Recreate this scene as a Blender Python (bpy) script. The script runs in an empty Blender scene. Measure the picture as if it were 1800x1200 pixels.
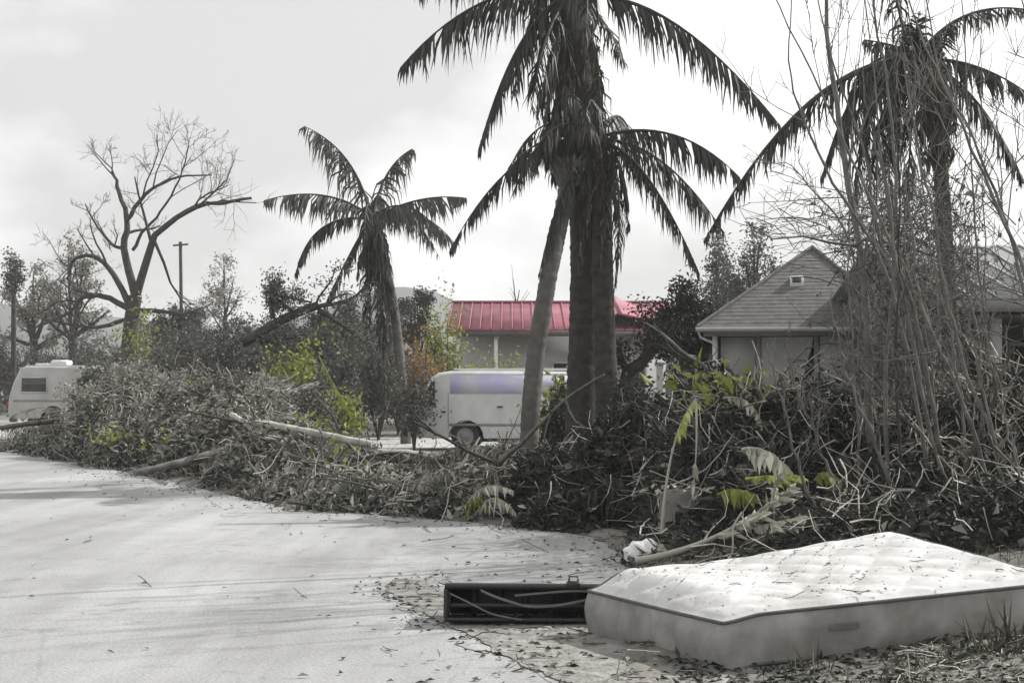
import bpy, math
import numpy as np
from mathutils import Vector

# ------------------------------------------------------------------ camera, sky, sun, exposure
scn = bpy.context.scene
COL = scn.collection
F, HX, HY, CZ = 2500.0, 900.0, 680.0, 1.6          # focal length in photo pixels, principal column, horizon row, eye height
cam_d = bpy.data.cameras.new('camera'); cam = bpy.data.objects.new('camera', cam_d); COL.objects.link(cam)
cam.location = (0, 0, CZ); cam.rotation_euler = (math.radians(90), 0, 0)
cam_d.sensor_width = 36.0; cam_d.lens = 50.0; cam_d.shift_y = 80.0 / 1800.0
cam_d.clip_start = 0.1; cam_d.clip_end = 6000
scn.camera = cam

SUN_EL = math.radians(39); SUN_AZ = math.atan2(0.91, 0.41)   # azimuth clockwise from +Y (to the right and a little behind)
world = bpy.data.worlds.new('World'); scn.world = world; world.use_nodes = True
nt = world.node_tree; nt.nodes.clear()
wo = nt.nodes.new('ShaderNodeOutputWorld'); bg = nt.nodes.new('ShaderNodeBackground')
sky = nt.nodes.new('ShaderNodeTexSky'); sky.sky_type = 'NISHITA'; sky.sun_disc = False
sky.sun_elevation = SUN_EL; sky.sun_rotation = SUN_AZ
sky.air_density = 1.2; sky.dust_density = 4.0; sky.ozone_density = 1.0; sky.altitude = 0
hs = nt.nodes.new('ShaderNodeHueSaturation'); hs.inputs['Saturation'].default_value = 0.10
tc = nt.nodes.new('ShaderNodeTexCoord'); mp = nt.nodes.new('ShaderNodeMapping')
mp.inputs['Scale'].default_value = (2.6, 2.6, 5.0); mp.inputs['Location'].default_value = (-4.62, 0.80, -2.34)
cn = nt.nodes.new('ShaderNodeTexNoise'); cn.inputs['Scale'].default_value = 1.0; cn.inputs['Detail'].default_value = 6; cn.inputs['Roughness'].default_value = 0.52
cr = nt.nodes.new('ShaderNodeMapRange'); cr.inputs['From Min'].default_value = 0.43; cr.inputs['From Max'].default_value = 0.62
mx = nt.nodes.new('ShaderNodeMix'); mx.data_type = 'RGBA'
mx.inputs['B'].default_value = (7.2, 7.2, 7.2, 1)
L = nt.links.new
L(sky.outputs[0], hs.inputs['Color']); L(tc.outputs['Generated'], mp.inputs[0]); L(mp.outputs[0], cn.inputs['Vector'])
cl = nt.nodes.new('ShaderNodeMix'); cl.data_type = 'RGBA'; cl.inputs['Factor'].default_value = 0.80; cl.inputs['B'].default_value = (4.3, 4.3, 4.28, 1)
L(hs.outputs[0], cl.inputs['A'])
L(cn.outputs[0], cr.inputs['Value']); L(cr.outputs[0], mx.inputs['Factor']); L(cl.outputs['Result'], mx.inputs['A'])
L(mx.outputs['Result'], bg.inputs['Color']); L(bg.outputs[0], wo.inputs['Surface'])
bg.inputs['Strength'].default_value = 0.10
sd = bpy.data.lights.new('sun', 'SUN'); sun = bpy.data.objects.new('sun', sd); COL.objects.link(sun)
sd.energy = 3.3; sd.angle = math.radians(0.6); sd.color = (1.0, 0.985, 0.955)
sdir = Vector((math.sin(SUN_AZ) * math.cos(SUN_EL), math.cos(SUN_AZ) * math.cos(SUN_EL), math.sin(SUN_EL)))
sun.rotation_euler = sdir.to_track_quat('Z', 'Y').to_euler()
scn.view_settings.view_transform = 'Standard'; scn.view_settings.look = 'None'
scn.view_settings.gamma = 1.0; scn.view_settings.exposure = 0.85; scn.view_settings.use_curve_mapping = False

R = np.random.default_rng(7)
def P(px, py, d):
    return np.array([(px - HX) / F * d, d, CZ - (py - HY) / F * d])

# ------------------------------------------------------------------ materials
MAT = {}
def mat(name, col, col2=None, scale=6.0, rough=0.85, bump=0.0, island=False, detail=6.0, spec=0.25, trans=0.0, bscale=None, dist=0.02, lo=0.35, hi=0.65, metal=0.0, space='Object'):
    m = bpy.data.materials.new(name); m.use_nodes = True
    n = m.node_tree; b = n.nodes['Principled BSDF']
    b.inputs['Roughness'].default_value = rough; b.inputs['Specular IOR Level'].default_value = spec; b.inputs['Metallic'].default_value = metal
    t = n.nodes.new('ShaderNodeTexCoord')
    rampcol = None
    c2 = col2 or tuple(c * 0.75 for c in col)
    rp = n.nodes.new('ShaderNodeMix'); rp.data_type = 'RGBA'
    rp.inputs['A'].default_value = (*col, 1); rp.inputs['B'].default_value = (*c2, 1)
    if island:
        g = n.nodes.new('ShaderNodeNewGeometry'); n.links.new(g.outputs['Random Per Island'], rp.inputs['Factor'])
    else:
        no = n.nodes.new('ShaderNodeTexNoise'); no.inputs['Scale'].default_value = scale; no.inputs['Detail'].default_value = detail; no.inputs['Roughness'].default_value = 0.62
        n.links.new(t.outputs[space], no.inputs['Vector'])
        mr = n.nodes.new('ShaderNodeMapRange'); mr.inputs['From Min'].default_value = lo; mr.inputs['From Max'].default_value = hi
        n.links.new(no.outputs[0], mr.inputs['Value']); n.links.new(mr.outputs[0], rp.inputs['Factor'])
    n.links.new(rp.outputs['Result'], b.inputs['Base Color'])
    if bump > 0:
        bn = n.nodes.new('ShaderNodeTexNoise'); bn.inputs['Scale'].default_value = bscale or scale * 5; bn.inputs['Detail'].default_value = 5
        n.links.new(t.outputs[space], bn.inputs['Vector'])
        bp = n.nodes.new('ShaderNodeBump'); bp.inputs['Strength'].default_value = bump; bp.inputs['Distance'].default_value = dist
        n.links.new(bn.outputs[0], bp.inputs['Height']); n.links.new(bp.outputs[0], b.inputs['Normal'])
    if trans > 0:
        tr = n.nodes.new('ShaderNodeBsdfTranslucent'); n.links.new(rp.outputs['Result'], tr.inputs['Color'])
        ms = n.nodes.new('ShaderNodeMixShader'); ms.inputs[0].default_value = trans
        n.links.new(b.outputs[0], ms.inputs[1]); n.links.new(tr.outputs[0], ms.inputs[2])
        n.links.new(ms.outputs[0], n.nodes['Material Output'].inputs['Surface'])
    MAT[name] = m
    return m
mat('dirt', (0.21, 0.20, 0.18), (0.10, 0.095, 0.085), 1.6, 0.95, 0.6, bscale=14, dist=0.03)
mat('gravel', (0.30, 0.29, 0.27), (0.15, 0.145, 0.135), 9, 0.95, 0.8, bscale=30, dist=0.03)
mat('drive', (0.42, 0.415, 0.40), (0.32, 0.315, 0.30), 0.8, 0.9, 0.3, bscale=20, dist=0.01)
mat('kerb', (0.40, 0.395, 0.38), (0.28, 0.275, 0.26), 2, 0.9, 0.3)
mat('palmbark', (0.062, 0.059, 0.053), (0.030, 0.028, 0.026), 7, 0.95, 0.8, bscale=24, dist=0.02)
mat('palmbark_pale', (0.13, 0.125, 0.115), (0.075, 0.072, 0.066), 5, 0.95, 0.3, bscale=20, dist=0.02)
mat('bark', (0.075, 0.07, 0.062), (0.035, 0.033, 0.030), 6, 0.95, 0.6, bscale=18, dist=0.02)
mat('bark_grey', (0.19, 0.182, 0.165), (0.08, 0.076, 0.07), 5, 0.9, 0.5, bscale=18, dist=0.01)
mat('log_pale', (0.50, 0.485, 0.44), (0.30, 0.285, 0.25), 5, 0.85, 0.5, bscale=18, dist=0.01)
mat('twig_dark', (0.085, 0.08, 0.072), (0.025, 0.024, 0.022), island=True, rough=0.9)  # darker copy of twig, with the shade on the heaps in its colour
mat('twig', (0.15, 0.143, 0.13), (0.045, 0.043, 0.039), island=True, rough=0.9)
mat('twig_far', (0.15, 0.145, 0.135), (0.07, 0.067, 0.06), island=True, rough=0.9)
mat('twig_pale', (0.55, 0.53, 0.47), (0.30, 0.28, 0.24), island=True, rough=0.8)
mat('leaf_grey', (0.17, 0.167, 0.148), (0.05, 0.051, 0.043), island=True, rough=0.8, trans=0.18)
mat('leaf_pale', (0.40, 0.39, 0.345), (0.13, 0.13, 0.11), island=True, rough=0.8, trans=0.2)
mat('leaf_dark', (0.050, 0.052, 0.043), (0.020, 0.022, 0.018), island=True, rough=0.75, trans=0.12)
mat('leaf_green', (0.34, 0.36, 0.10), (0.15, 0.17, 0.035), island=True, rough=0.7, trans=0.3)
mat('leaf_orange', (0.38, 0.16, 0.055), (0.22, 0.16, 0.04), island=True, rough=0.75, trans=0.25)
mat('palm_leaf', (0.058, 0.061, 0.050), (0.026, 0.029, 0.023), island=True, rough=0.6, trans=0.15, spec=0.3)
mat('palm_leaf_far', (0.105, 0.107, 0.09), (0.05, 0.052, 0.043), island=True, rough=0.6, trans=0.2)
mat('palm_dead', (0.115, 0.108, 0.092), (0.05, 0.047, 0.04), island=True, rough=0.85, trans=0.15)
mat('frond_dry', (0.58, 0.56, 0.48), (0.30, 0.29, 0.23), island=True, rough=0.7, trans=0.2)
mat('frond_yellow', (0.50, 0.52, 0.18), (0.26, 0.29, 0.07), island=True, rough=0.7, trans=0.25)
mat('grass', (0.15, 0.145, 0.11), (0.045, 0.046, 0.034), island=True, rough=0.8, trans=0.2)
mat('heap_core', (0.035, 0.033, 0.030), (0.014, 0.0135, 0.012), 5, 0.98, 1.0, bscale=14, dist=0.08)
mat('hill', (0.13, 0.135, 0.13), (0.10, 0.105, 0.10), 0.02, 1.0)
mat('paint_white', (0.72, 0.72, 0.70), (0.60, 0.60, 0.58), 3, 0.55, 0.05)
mat('van_body', (0.60, 0.60, 0.60), (0.47, 0.468, 0.46), 1.6, 0.38, spec=0.5)
mat('van_panel', (0.46, 0.44, 0.66), (0.58, 0.577, 0.60), 1.1, 0.4, spec=0.5, lo=.42, hi=.60)
mat('rv_body', (0.46, 0.455, 0.44), (0.36, 0.355, 0.345), 1.2, 0.5, spec=0.4)
mat('rv_band', (0.26, 0.255, 0.25), (0.22, 0.215, 0.21), 1.2, 0.5, spec=0.4)
mat('glass_dark', (0.015, 0.016, 0.018), (0.02, 0.02, 0.022), 2, 0.08, spec=0.6)
mat('rubber', (0.022, 0.022, 0.022), (0.035, 0.034, 0.032), 9, 0.85)
mat('chrome', (0.35, 0.35, 0.35), (0.25, 0.25, 0.25), 5, 0.35, metal=0.8)
mat('trim_dark', (0.05, 0.05, 0.05), (0.035, 0.035, 0.035), 6, 0.6)
mat('lamp_red', (0.35, 0.03, 0.02), (0.25, 0.02, 0.015), 6, 0.3)
mat('lamp_clear', (0.6, 0.6, 0.58), (0.5, 0.5, 0.48), 6, 0.2)
mat('roof_red', (0.36, 0.115, 0.155), (0.22, 0.08, 0.105), 1.1, 0.6, 0.2)
mat('roof_pale', (0.34, 0.34, 0.335), (0.27, 0.27, 0.265), 0.7, 0.6, 0.1)
mat('roof_grey', (0.16, 0.157, 0.15), (0.11, 0.108, 0.103), 4, 0.9, 0.4)
mat('wall_light', (0.58, 0.575, 0.56), (0.47, 0.465, 0.45), 1.0, 0.9, 0.2)
mat('wall_grey', (0.255, 0.25, 0.24), (0.215, 0.21, 0.20), 2.0, 0.85, 0.15)
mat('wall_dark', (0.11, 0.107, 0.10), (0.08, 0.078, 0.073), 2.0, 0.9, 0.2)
mat('shingle', (0.135, 0.133, 0.128), (0.085, 0.083, 0.08), 6.0, 0.9, 0.5, bscale=24, dist=0.015)
mat('siding', (0.40, 0.395, 0.38), (0.34, 0.335, 0.32), 2.0, 0.85, 0.1)
mat('screen', (0.105, 0.103, 0.098), (0.07, 0.068, 0.065), 4.0, 0.8, 0.1)
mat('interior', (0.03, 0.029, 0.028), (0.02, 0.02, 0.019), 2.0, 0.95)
mat('tub', (0.016, 0.016, 0.017), (0.024, 0.024, 0.025), 7, 0.45, 0.1, spec=0.4)
mat('strap', (0.17, 0.17, 0.165), (0.11, 0.11, 0.105), 7, 0.6)
mat('stone', (0.20, 0.195, 0.185), (0.12, 0.117, 0.11), 5, 0.95, 0.6, bscale=16)
mat('bag', (0.75, 0.75, 0.74), (0.62, 0.62, 0.61), 7, 0.4, 0.4, bscale=16, dist=0.03)
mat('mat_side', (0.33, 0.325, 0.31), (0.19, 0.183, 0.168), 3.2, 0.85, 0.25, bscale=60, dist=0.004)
mat('piping', (0.12, 0.12, 0.118), (0.085, 0.085, 0.083), 12, 0.8)
mat('pole_wood', (0.12, 0.113, 0.10), (0.08, 0.075, 0.067), 4, 0.9)

def road_material():
    m = bpy.data.materials.new('road'); m.use_nodes = True; n = m.node_tree; b = n.nodes['Principled BSDF']; l = n.links.new
    b.inputs['Roughness'].default_value = 0.88; b.inputs['Specular IOR Level'].default_value = 0.2
    t = n.nodes.new('ShaderNodeTexCoord')
    def noise(sc, det, rough=0.6, vec=None):
        q = n.nodes.new('ShaderNodeTexNoise'); q.inputs['Scale'].default_value = sc; q.inputs['Detail'].default_value = det; q.inputs['Roughness'].default_value = rough
        l(vec or t.outputs['Object'], q.inputs['Vector']); return q.outputs[0]
    def rng(v, a, c, lo, hi):
        q = n.nodes.new('ShaderNodeMapRange'); q.inputs['From Min'].default_value = a; q.inputs['From Max'].default_value = c
        q.inputs['To Min'].default_value = lo; q.inputs['To Max'].default_value = hi; l(v, q.inputs['Value']); return q.outputs[0]
    def mul(a, c):
        q = n.nodes.new('ShaderNodeMath'); q.operation = 'MULTIPLY'; l(a, q.inputs[0]); l(c, q.inputs[1]); return q.outputs[0]
    mpn = n.nodes.new('ShaderNodeMapping'); mpn.inputs['Rotation'].default_value = (0, 0, math.radians(-33)); mpn.inputs['Scale'].default_value = (1.0, 0.14, 1.0)
    l(t.outputs['Object'], mpn.inputs[0])
    streak = rng(noise(0.9, 4, 0.6, mpn.outputs[0]), 0.35, 0.65, 0.74, 1.12)      # wheel-worn streaks along the road
    blot = rng(noise(0.35, 5), 0.35, 0.62, 0.84, 1.06)
    grain = rng(noise(46, 4, 0.75), 0.3, 0.7, 0.66, 1.26)
    stain = rng(noise(2.6, 6, 0.7), 0.56, 0.70, 1.0, 0.70)
    v = n.nodes.new('ShaderNodeTexVoronoi'); v.feature = 'DISTANCE_TO_EDGE'; v.inputs['Scale'].default_value = 0.33
    wv = n.nodes.new('ShaderNodeTexNoise'); wv.inputs['Scale'].default_value = 1.2; wv.inputs['Detail'].default_value = 6
    l(t.outputs['Object'], wv.inputs['Vector'])
    vm = n.nodes.new('ShaderNodeMix'); vm.data_type = 'VECTOR'; vm.inputs['Factor'].default_value = 0.22
    l(t.outputs['Object'], vm.inputs['A']); l(wv.outputs['Color'], vm.inputs['B']); l(vm.outputs['Result'], v.inputs['Vector'])
    crack = rng(v.outputs['Distance'], 0.001, 0.004, 0.90, 1.0)
    f = mul(mul(mul(streak, blot), mul(grain, stain)), crack)
    q = n.nodes.new('ShaderNodeMix'); q.data_type = 'RGBA'; q.blend_type = 'MULTIPLY'; q.inputs['Factor'].default_value = 1
    q.inputs['A'].default_value = (0.345, 0.345, 0.342, 1); l(f, q.inputs['B']); l(q.outputs['Result'], b.inputs['Base Color'])
    bp = n.nodes.new('ShaderNodeBump'); bp.inputs['Strength'].default_value = 0.35; bp.inputs['Distance'].default_value = 0.01
    l(f, bp.inputs['Height']); l(bp.outputs[0], b.inputs['Normal'])
    MAT['road'] = m
road_material()

def mattress_material():
    m = bpy.data.materials.new('mat_top'); m.use_nodes = True; n = m.node_tree; b = n.nodes['Principled BSDF']; l = n.links.new
    b.inputs['Roughness'].default_value = 0.85; b.inputs['Specular IOR Level'].default_value = 0.15
    t = n.nodes.new('ShaderNodeTexCoord')
    a = n.nodes.new('ShaderNodeTexNoise'); a.inputs['Scale'].default_value = 2.4; a.inputs['Detail'].default_value = 7; a.inputs['Roughness'].default_value = 0.7
    l(t.outputs['Object'], a.inputs['Vector'])
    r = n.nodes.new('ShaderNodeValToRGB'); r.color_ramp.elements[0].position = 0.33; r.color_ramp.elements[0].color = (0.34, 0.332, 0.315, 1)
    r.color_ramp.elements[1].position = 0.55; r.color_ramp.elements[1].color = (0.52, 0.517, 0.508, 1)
    l(a.outputs[0], r.inputs[0])
    s = n.nodes.new('ShaderNodeTexNoise'); s.inputs['Scale'].default_value = 22; s.inputs['Detail'].default_value = 4
    l(t.outputs['Object'], s.inputs['Vector'])
    sr = n.nodes.new('ShaderNodeValToRGB'); sr.color_ramp.elements[0].position = 0.66; sr.color_ramp.elements[0].color = (1, 1, 1, 1)
    sr.color_ramp.elements[1].position = 0.74; sr.color_ramp.elements[1].color = (0.5, 0.47, 0.42, 1)
    l(s.outputs[0], sr.inputs[0])
    q = n.nodes.new('ShaderNodeMix'); q.data_type = 'RGBA'; q.blend_type = 'MULTIPLY'; q.inputs['Factor'].default_value = 1
    l(r.outputs[0], q.inputs['A']); l(sr.outputs[0], q.inputs['B']); l(q.outputs['Result'], b.inputs['Base Color'])
    bp = n.nodes.new('ShaderNodeBump'); bp.inputs['Strength'].default_value = 0.3; bp.inputs['Distance'].default_value = 0.006
    l(s.outputs[0], bp.inputs['Height']); l(bp.outputs[0], b.inputs['Normal'])
    MAT['mat_top'] = m
mattress_material()

# ------------------------------------------------------------------ mesh helpers
def nrm(a):
    return a / np.maximum(np.linalg.norm(a, axis=-1, keepdims=True), 1e-9)
class Geo:
    """collects vertices and polygons; build() links them as one mesh object"""
    def __init__(s): s.v = []; s.f = []; s.n = 0
    def add(s, verts, faces):
        verts = np.asarray(verts, float).reshape(-1, 3); faces = np.asarray(faces, np.int64)
        if not len(faces): return s
        s.v.append(verts); s.f.append(faces + s.n); s.n += len(verts); return s
    def tubes(s, paths, radii, sides=4, cap=False):
        """paths (M,K,3), radii (M,K)"""
        p = np.asarray(paths, float); r = np.asarray(radii, float); M, K, _ = p.shape
        t = np.gradient(p, axis=1) if K > 2 else np.repeat((p[:, 1:] - p[:, :1]), 2, axis=1)
        t = nrm(t)
        ref = np.where(np.abs(t[:, :1, 2:3]) > 0.8, np.array([1.0, 0, 0]), np.array([0, 0, 1.0]))
        a = nrm(np.cross(t, np.broadcast_to(ref, t.shape))); b = np.cross(t, a)
        an = np.arange(sides) * 2 * math.pi / sides
        ring = p[:, :, None, :] + r[:, :, None, None] * (np.cos(an)[None, None, :, None] * a[:, :, None, :] + np.sin(an)[None, None, :, None] * b[:, :, None, :])
        k = np.arange(K - 1)[:, None]; j = np.arange(sides)[None, :]; j2 = (j + 1) % sides
        q = np.stack(np.broadcast_arrays(k * sides + j, k * sides + j2, (k + 1) * sides + j2, (k + 1) * sides + j), -1).reshape(-1, 4)
        fc = (q[None] + (np.arange(M) * K * sides)[:, None, None]).reshape(-1, 4)
        s.add(ring, fc)
        if cap:
            for i in range(M):
                c0 = ring[i, 0]; c1 = ring[i, -1]
                for ringv, cen, flip in ((c0, p[i, 0], 1), (c1, p[i, -1], 0)):
                    tri = [[(x + 1) % sides, x, sides] if flip else [x, (x + 1) % sides, sides] for x in range(sides)]
                    s.add(np.vstack([ringv, cen]), tri)
        return s
    def tube(s, path, r0, r1=None, sides=6, cap=True, rad=None):
        p = np.asarray(path, float); K = len(p)
        r = rad if rad is not None else np.linspace(r0, r0 if r1 is None else r1, K)
        return s.tubes(p[None], np.asarray(r)[None], sides, cap)
    def leaves(s, c, d, nr, ln, wd, fold=0.25):
        """kite-shaped folded leaves: base c, direction d, normal nr"""
        d = nrm(d); sd = nrm(np.cross(d, nr)); nr = np.cross(sd, d)
        ln = np.asarray(ln)[:, None]; wd = np.asarray(wd)[:, None]
        mid = c + d * ln * 0.45
        v = np.stack([c, mid + sd * wd * 0.5 + nr * wd * fold, c + d * ln - nr * ln * 0.12, mid - sd * wd * 0.5 + nr * wd * fold], 1)
        o = (np.arange(len(c)) * 4)[:, None, None]
        s.add(v, (np.array([[0, 1, 2], [0, 2, 3]])[None] + o).reshape(-1, 3)); return s
    def box(s, lo, hi, bev=0.0):
        (x0, y0, z0), (x1, y1, z1) = lo, hi
        if bev <= 0:
            v = [(x, y, z) for z in (z0, z1) for y in (y0, y1) for x in (x0, x1)]
            return s.add(v, [[0, 2, 3, 1], [4, 5, 7, 6], [0, 1, 5, 4], [2, 6, 7, 3], [0, 4, 6, 2], [1, 3, 7, 5]])
        b = bev; rings = []
        for z, i in ((z0, b), (z0 + b, 0), (z1 - b, 0), (z1, b)):
            rings.append([(x0 + i + b * (i == 0), y0 + i, z), (x1 - i - b * (i == 0), y0 + i, z), (x1 - i, y0 + i + b * (i == 0), z), (x1 - i, y1 - i - b * (i == 0), z),
                          (x1 - i - b * (i == 0), y1 - i, z), (x0 + i + b * (i == 0), y1 - i, z), (x0 + i, y1 - i - b * (i == 0), z), (x0 + i, y0 + i + b * (i == 0), z)])
        v = np.array(rings).reshape(-1, 3); fs = []
        for k in range(3):
            for j in range(8): fs.append([k * 8 + j, k * 8 + (j + 1) % 8, (k + 1) * 8 + (j + 1) % 8, (k + 1) * 8 + j])
        for c, flip in ((0, 1), (24, 0)):
            for a in ((0, 1, 2, 3), (0, 3, 4, 7), (4, 5, 6, 7)):
                q = [c + x for x in a]; fs.append(q[::-1] if flip else q)
        return s.add(v, fs)
    def grid(s, pts, closed_u=False):
        n, m, _ = pts.shape; i = np.arange(n - 1 if not closed_u else n)[:, None]; j = np.arange(m - 1)[None, :]; i2 = (i + 1) % n
        q = np.stack(np.broadcast_arrays(i * m + j, i2 * m + j, i2 * m + j + 1, i * m + j + 1), -1).reshape(-1, 4)
        return s.add(pts, q)
    def poly(s, pts): return s.add(pts, [list(range(len(pts)))])
    def prism(s, prof, y0, y1):
        """profile in x,z extruded along y"""
        n = len(prof); a = [(x, y0, z) for x, z in prof]; b = [(x, y1, z) for x, z in prof]
        s.add(a + b, [[i, (i + 1) % n, n + (i + 1) % n, n + i] for i in range(n)])
        s.add(a, [list(range(n))[::-1]]); s.add(b, [list(range(n))]); return s
    def build(s, name, m, parent=None, smooth=False, kind=None, loc=None):
        me = bpy.data.meshes.new(name)
        V = np.concatenate(s.v) if s.v else np.zeros((0, 3))
        if loc is not None: V = V - np.asarray(loc)
        me.vertices.add(len(V)); me.vertices.foreach_set('co', V.astype(np.float32).ravel())
        tot = np.concatenate([np.full(len(f), f.shape[1]) for f in s.f]); st = np.concatenate([[0], np.cumsum(tot)[:-1]])
        li = np.concatenate([f.ravel() for f in s.f])
        me.loops.add(len(li)); me.loops.foreach_set('vertex_index', li.astype(np.int32))
        me.polygons.add(len(tot)); me.polygons.foreach_set('loop_start', st.astype(np.int32)); me.polygons.foreach_set('loop_total', tot.astype(np.int32))
        if smooth: me.polygons.foreach_set('use_smooth', np.ones(len(tot), bool))
        me.update(calc_edges=True); me.validate()
        me.materials.append(MAT[m]); o = bpy.data.objects.new(name, me); COL.objects.link(o)
        if parent is not None: o.parent = parent
        if loc is not None: o.location = loc
        if kind: o['kind'] = kind
        return o
def tag(o, label, cat, group=None, kind=None):
    o['label'] = label
    if cat: o['category'] = cat
    if group: o['group'] = group
    if kind: o['kind'] = kind
    return o
def thing(name, label, cat, loc=(0, 0, 0), rz=0.0, group=None):
    o = bpy.data.objects.new(name, None); COL.objects.link(o); o.empty_display_size = 0.2
    o.location = loc; o.rotation_euler = (0, 0, rz)
    return tag(o, label, cat, group)
def struct(o): o['kind'] = 'structure'; return o
def copy_tree(o, parent=None):
    c = o.copy(); COL.objects.link(c); c.parent = parent
    for ch in list(o.children): copy_tree(ch, c)
    return c
def smooth_path(pts, n):
    p = np.asarray(pts, float); k = len(p)
    if k == 2: return p[0] + (p[1] - p[0]) * np.linspace(0, 1, n)[:, None]
    ext = np.vstack([2 * p[0] - p[1], p, 2 * p[-1] - p[-2]]); out = []
    for u in np.linspace(0, k - 1 - 1e-6, n):
        i = int(u); t = u - i; a, b, c, d = ext[i:i + 4]
        out.append(0.5 * ((2 * b) + (c - a) * t + (2 * a - 5 * b + 4 * c - d) * t * t + (3 * b - a - 3 * c + d) * t ** 3))
    return np.array(out)
def ss(x): x = np.clip(x, 0, 1); return x * x * (3 - 2 * x)
def wob(x, y):
    return (np.sin(x * 1.7 + 1.3 * np.sin(y * 0.9)) + np.sin(y * 2.1 + 0.7 + 1.1 * np.sin(x * 1.3)) + 0.6 * np.sin(x * 4.3 + y * 3.1) + 0.5 * np.sin(x * 7.7 - y * 6.1 + 2)) / 3.1

# ------------------------------------------------------------------ ground, road, yard
ROAD = np.array([(1.3, -30), (0.75, 4.5), (0.55, 6.5), (0.38, 7.9), (0.62, 9.3), (0.95, 11.5), (1.0, 13.2), (0.72, 15.4), (-0.9, 17.2), (-3.1, 19.2), (-6.4, 25.2), (-10.2, 32.0),
                 (-13.7, 38.2), (-21, 49.5), (-34, 70), (-66, 120), (-80, 112), (-50, 70), (-36, 48), (-26, 33), (-19, 20), (-14, 8), (-11, -5), (-10, -30)], float)
def seg_dist(x, y, poly):
    x = np.asarray(x, float); y = np.asarray(y, float); best = np.full(x.shape, 1e9); inside = np.zeros(x.shape, bool); n = len(poly)
    for i in range(n):
        ax, ay = poly[i]; bx, by = poly[(i + 1) % n]; dx, dy = bx - ax, by - ay
        t = np.clip(((x - ax) * dx + (y - ay) * dy) / (dx * dx + dy * dy), 0, 1)
        best = np.minimum(best, np.hypot(x - ax - t * dx, y - ay - t * dy))
        with np.errstate(divide='ignore', invalid='ignore'):
            c = ((ay > y) != (by > y)) & (x < (bx - ax) * (y - ay) / (by - ay) + ax)
        inside ^= c
    return np.where(inside, -best, best)
YARD = np.array([(-5.2, 45), (4.6, 45), (4.6, 33.4), (0.6, 30.0), (-1.2, 25.5), (-2.6, 21.6), (-3.9, 23.2), (-3.2, 29), (-4.7, 36)], float)
def ground_h(x, y):
    x = np.asarray(x, float); y = np.asarray(y, float)
    d = seg_dist(x, y, ROAD); dy = seg_dist(x, y, YARD)
    h = -0.05 + 0.09 * ss((d + 0.02) / 0.35) + 0.035 * wob(x * 1.1, y * 1.1) * ss(d / 0.8)
    h = h + (np.clip((x - 1.19) * 0.085, 0, 0.32) + np.clip((y - 8.4) * 0.13, 0, 0.17) * np.clip((x - 1.0) / 1.5, 0, 1)) * ss((18 - y) / 5)
    h = h - .055 * np.exp(-((x - 1.25) / .75) ** 2 - ((y - 7.75) / .55) ** 2)
    h = np.where(dy < 0.5, np.minimum(h, -0.03 + 0.1 * np.clip(dy, 0, 1)), h)
    return h
xs = np.unique(np.concatenate([np.linspace(-1500, -60, 14), np.linspace(-60, -8, 70), np.linspace(-8, 8, 150), np.linspace(8, 40, 40), np.linspace(40, 1500, 14)]))
ys = np.unique(np.concatenate([np.linspace(-60, 4, 12), np.linspace(4, 22, 170), np.linspace(22, 60, 110), np.linspace(60, 160, 24), np.linspace(160, 3500, 12)]))
X, Y = np.meshgrid(xs, ys, indexing='ij'); Z = ground_h(X, Y)
struct(Geo().grid(np.stack([X, Y, Z], -1)).build('ground', 'dirt', smooth=True))
# road sheet, edge wobbled so that it is broken away
def resample(poly, step):
    out = []
    for i in range(len(poly)):
        a, b = poly[i], poly[(i + 1) % len(poly)]; n = max(1, int(np.hypot(*(b - a)) / step))
        for k in range(n): out.append(a + (b - a) * k / n)
    return np.array(out)
rp_ = smooth_path(np.vstack([ROAD[:16]]), 260)
rp_ = np.vstack([rp_ + np.stack([0.06 * wob(rp_[:, 0] * 5, rp_[:, 1] * 5), 0 * rp_[:, 0]], 1), ROAD[16:]])
g = Geo(); g.poly(np.column_stack([rp_, np.zeros(len(rp_))])); struct(g.build('road', 'road'))
yp = smooth_path(np.vstack([YARD, YARD[:1]]), 90)[:-1]
g = Geo(); g.poly(np.column_stack([yp, np.full(len(yp), 0.006)])[::-1]); struct(g.build('driveway', 'drive'))
# loose dirt washed over the road edge beside the tub
sp = [(0.55, 7.2), (0.15, 8.0), (-0.05, 8.5), (-0.25, 9.1), (-0.5, 9.7), (-0.75, 10.4), (-0.98, 11.3), (-0.9, 11.9), (-0.55, 11.2), (-0.3, 10.6), (0.4, 10.5), (1.2, 10.6), (1.4, 9), (1.0, 7.2)]
sp = smooth_path(sp + sp[:1], 120)[:-1]; sp = sp + 0.05 * np.column_stack([wob(sp[:, 0] * 9, sp[:, 1] * 9), wob(sp[:, 0] * 8 + 3, sp[:, 1] * 11)])
struct(Geo().poly(np.column_stack([sp, np.full(len(sp), 0.007)])).build('gravel_patch', 'gravel'))
# pale sandy pull-off that the motorhome stands on
vx, vy = np.meshgrid(np.linspace(0, 1, 40), np.linspace(0, 1, 24), indexing='ij')
va, vb, vc, vd = (np.array(q) for q in ((-30.0, 66.0), (-15.6, 41.6), (-9.5, 41.0), (-13.0, 64.0)))
vp = (1 - vx)[..., None] * (1 - vy)[..., None] * va + vx[..., None] * (1 - vy)[..., None] * vb + vx[..., None] * vy[..., None] * vc + (1 - vx)[..., None] * vy[..., None] * vd
struct(Geo().grid(np.dstack([vp, np.maximum(ground_h(vp[..., 0], vp[..., 1]) + .03, .03)])).build('pull_off', 'drive', smooth=True))
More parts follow.
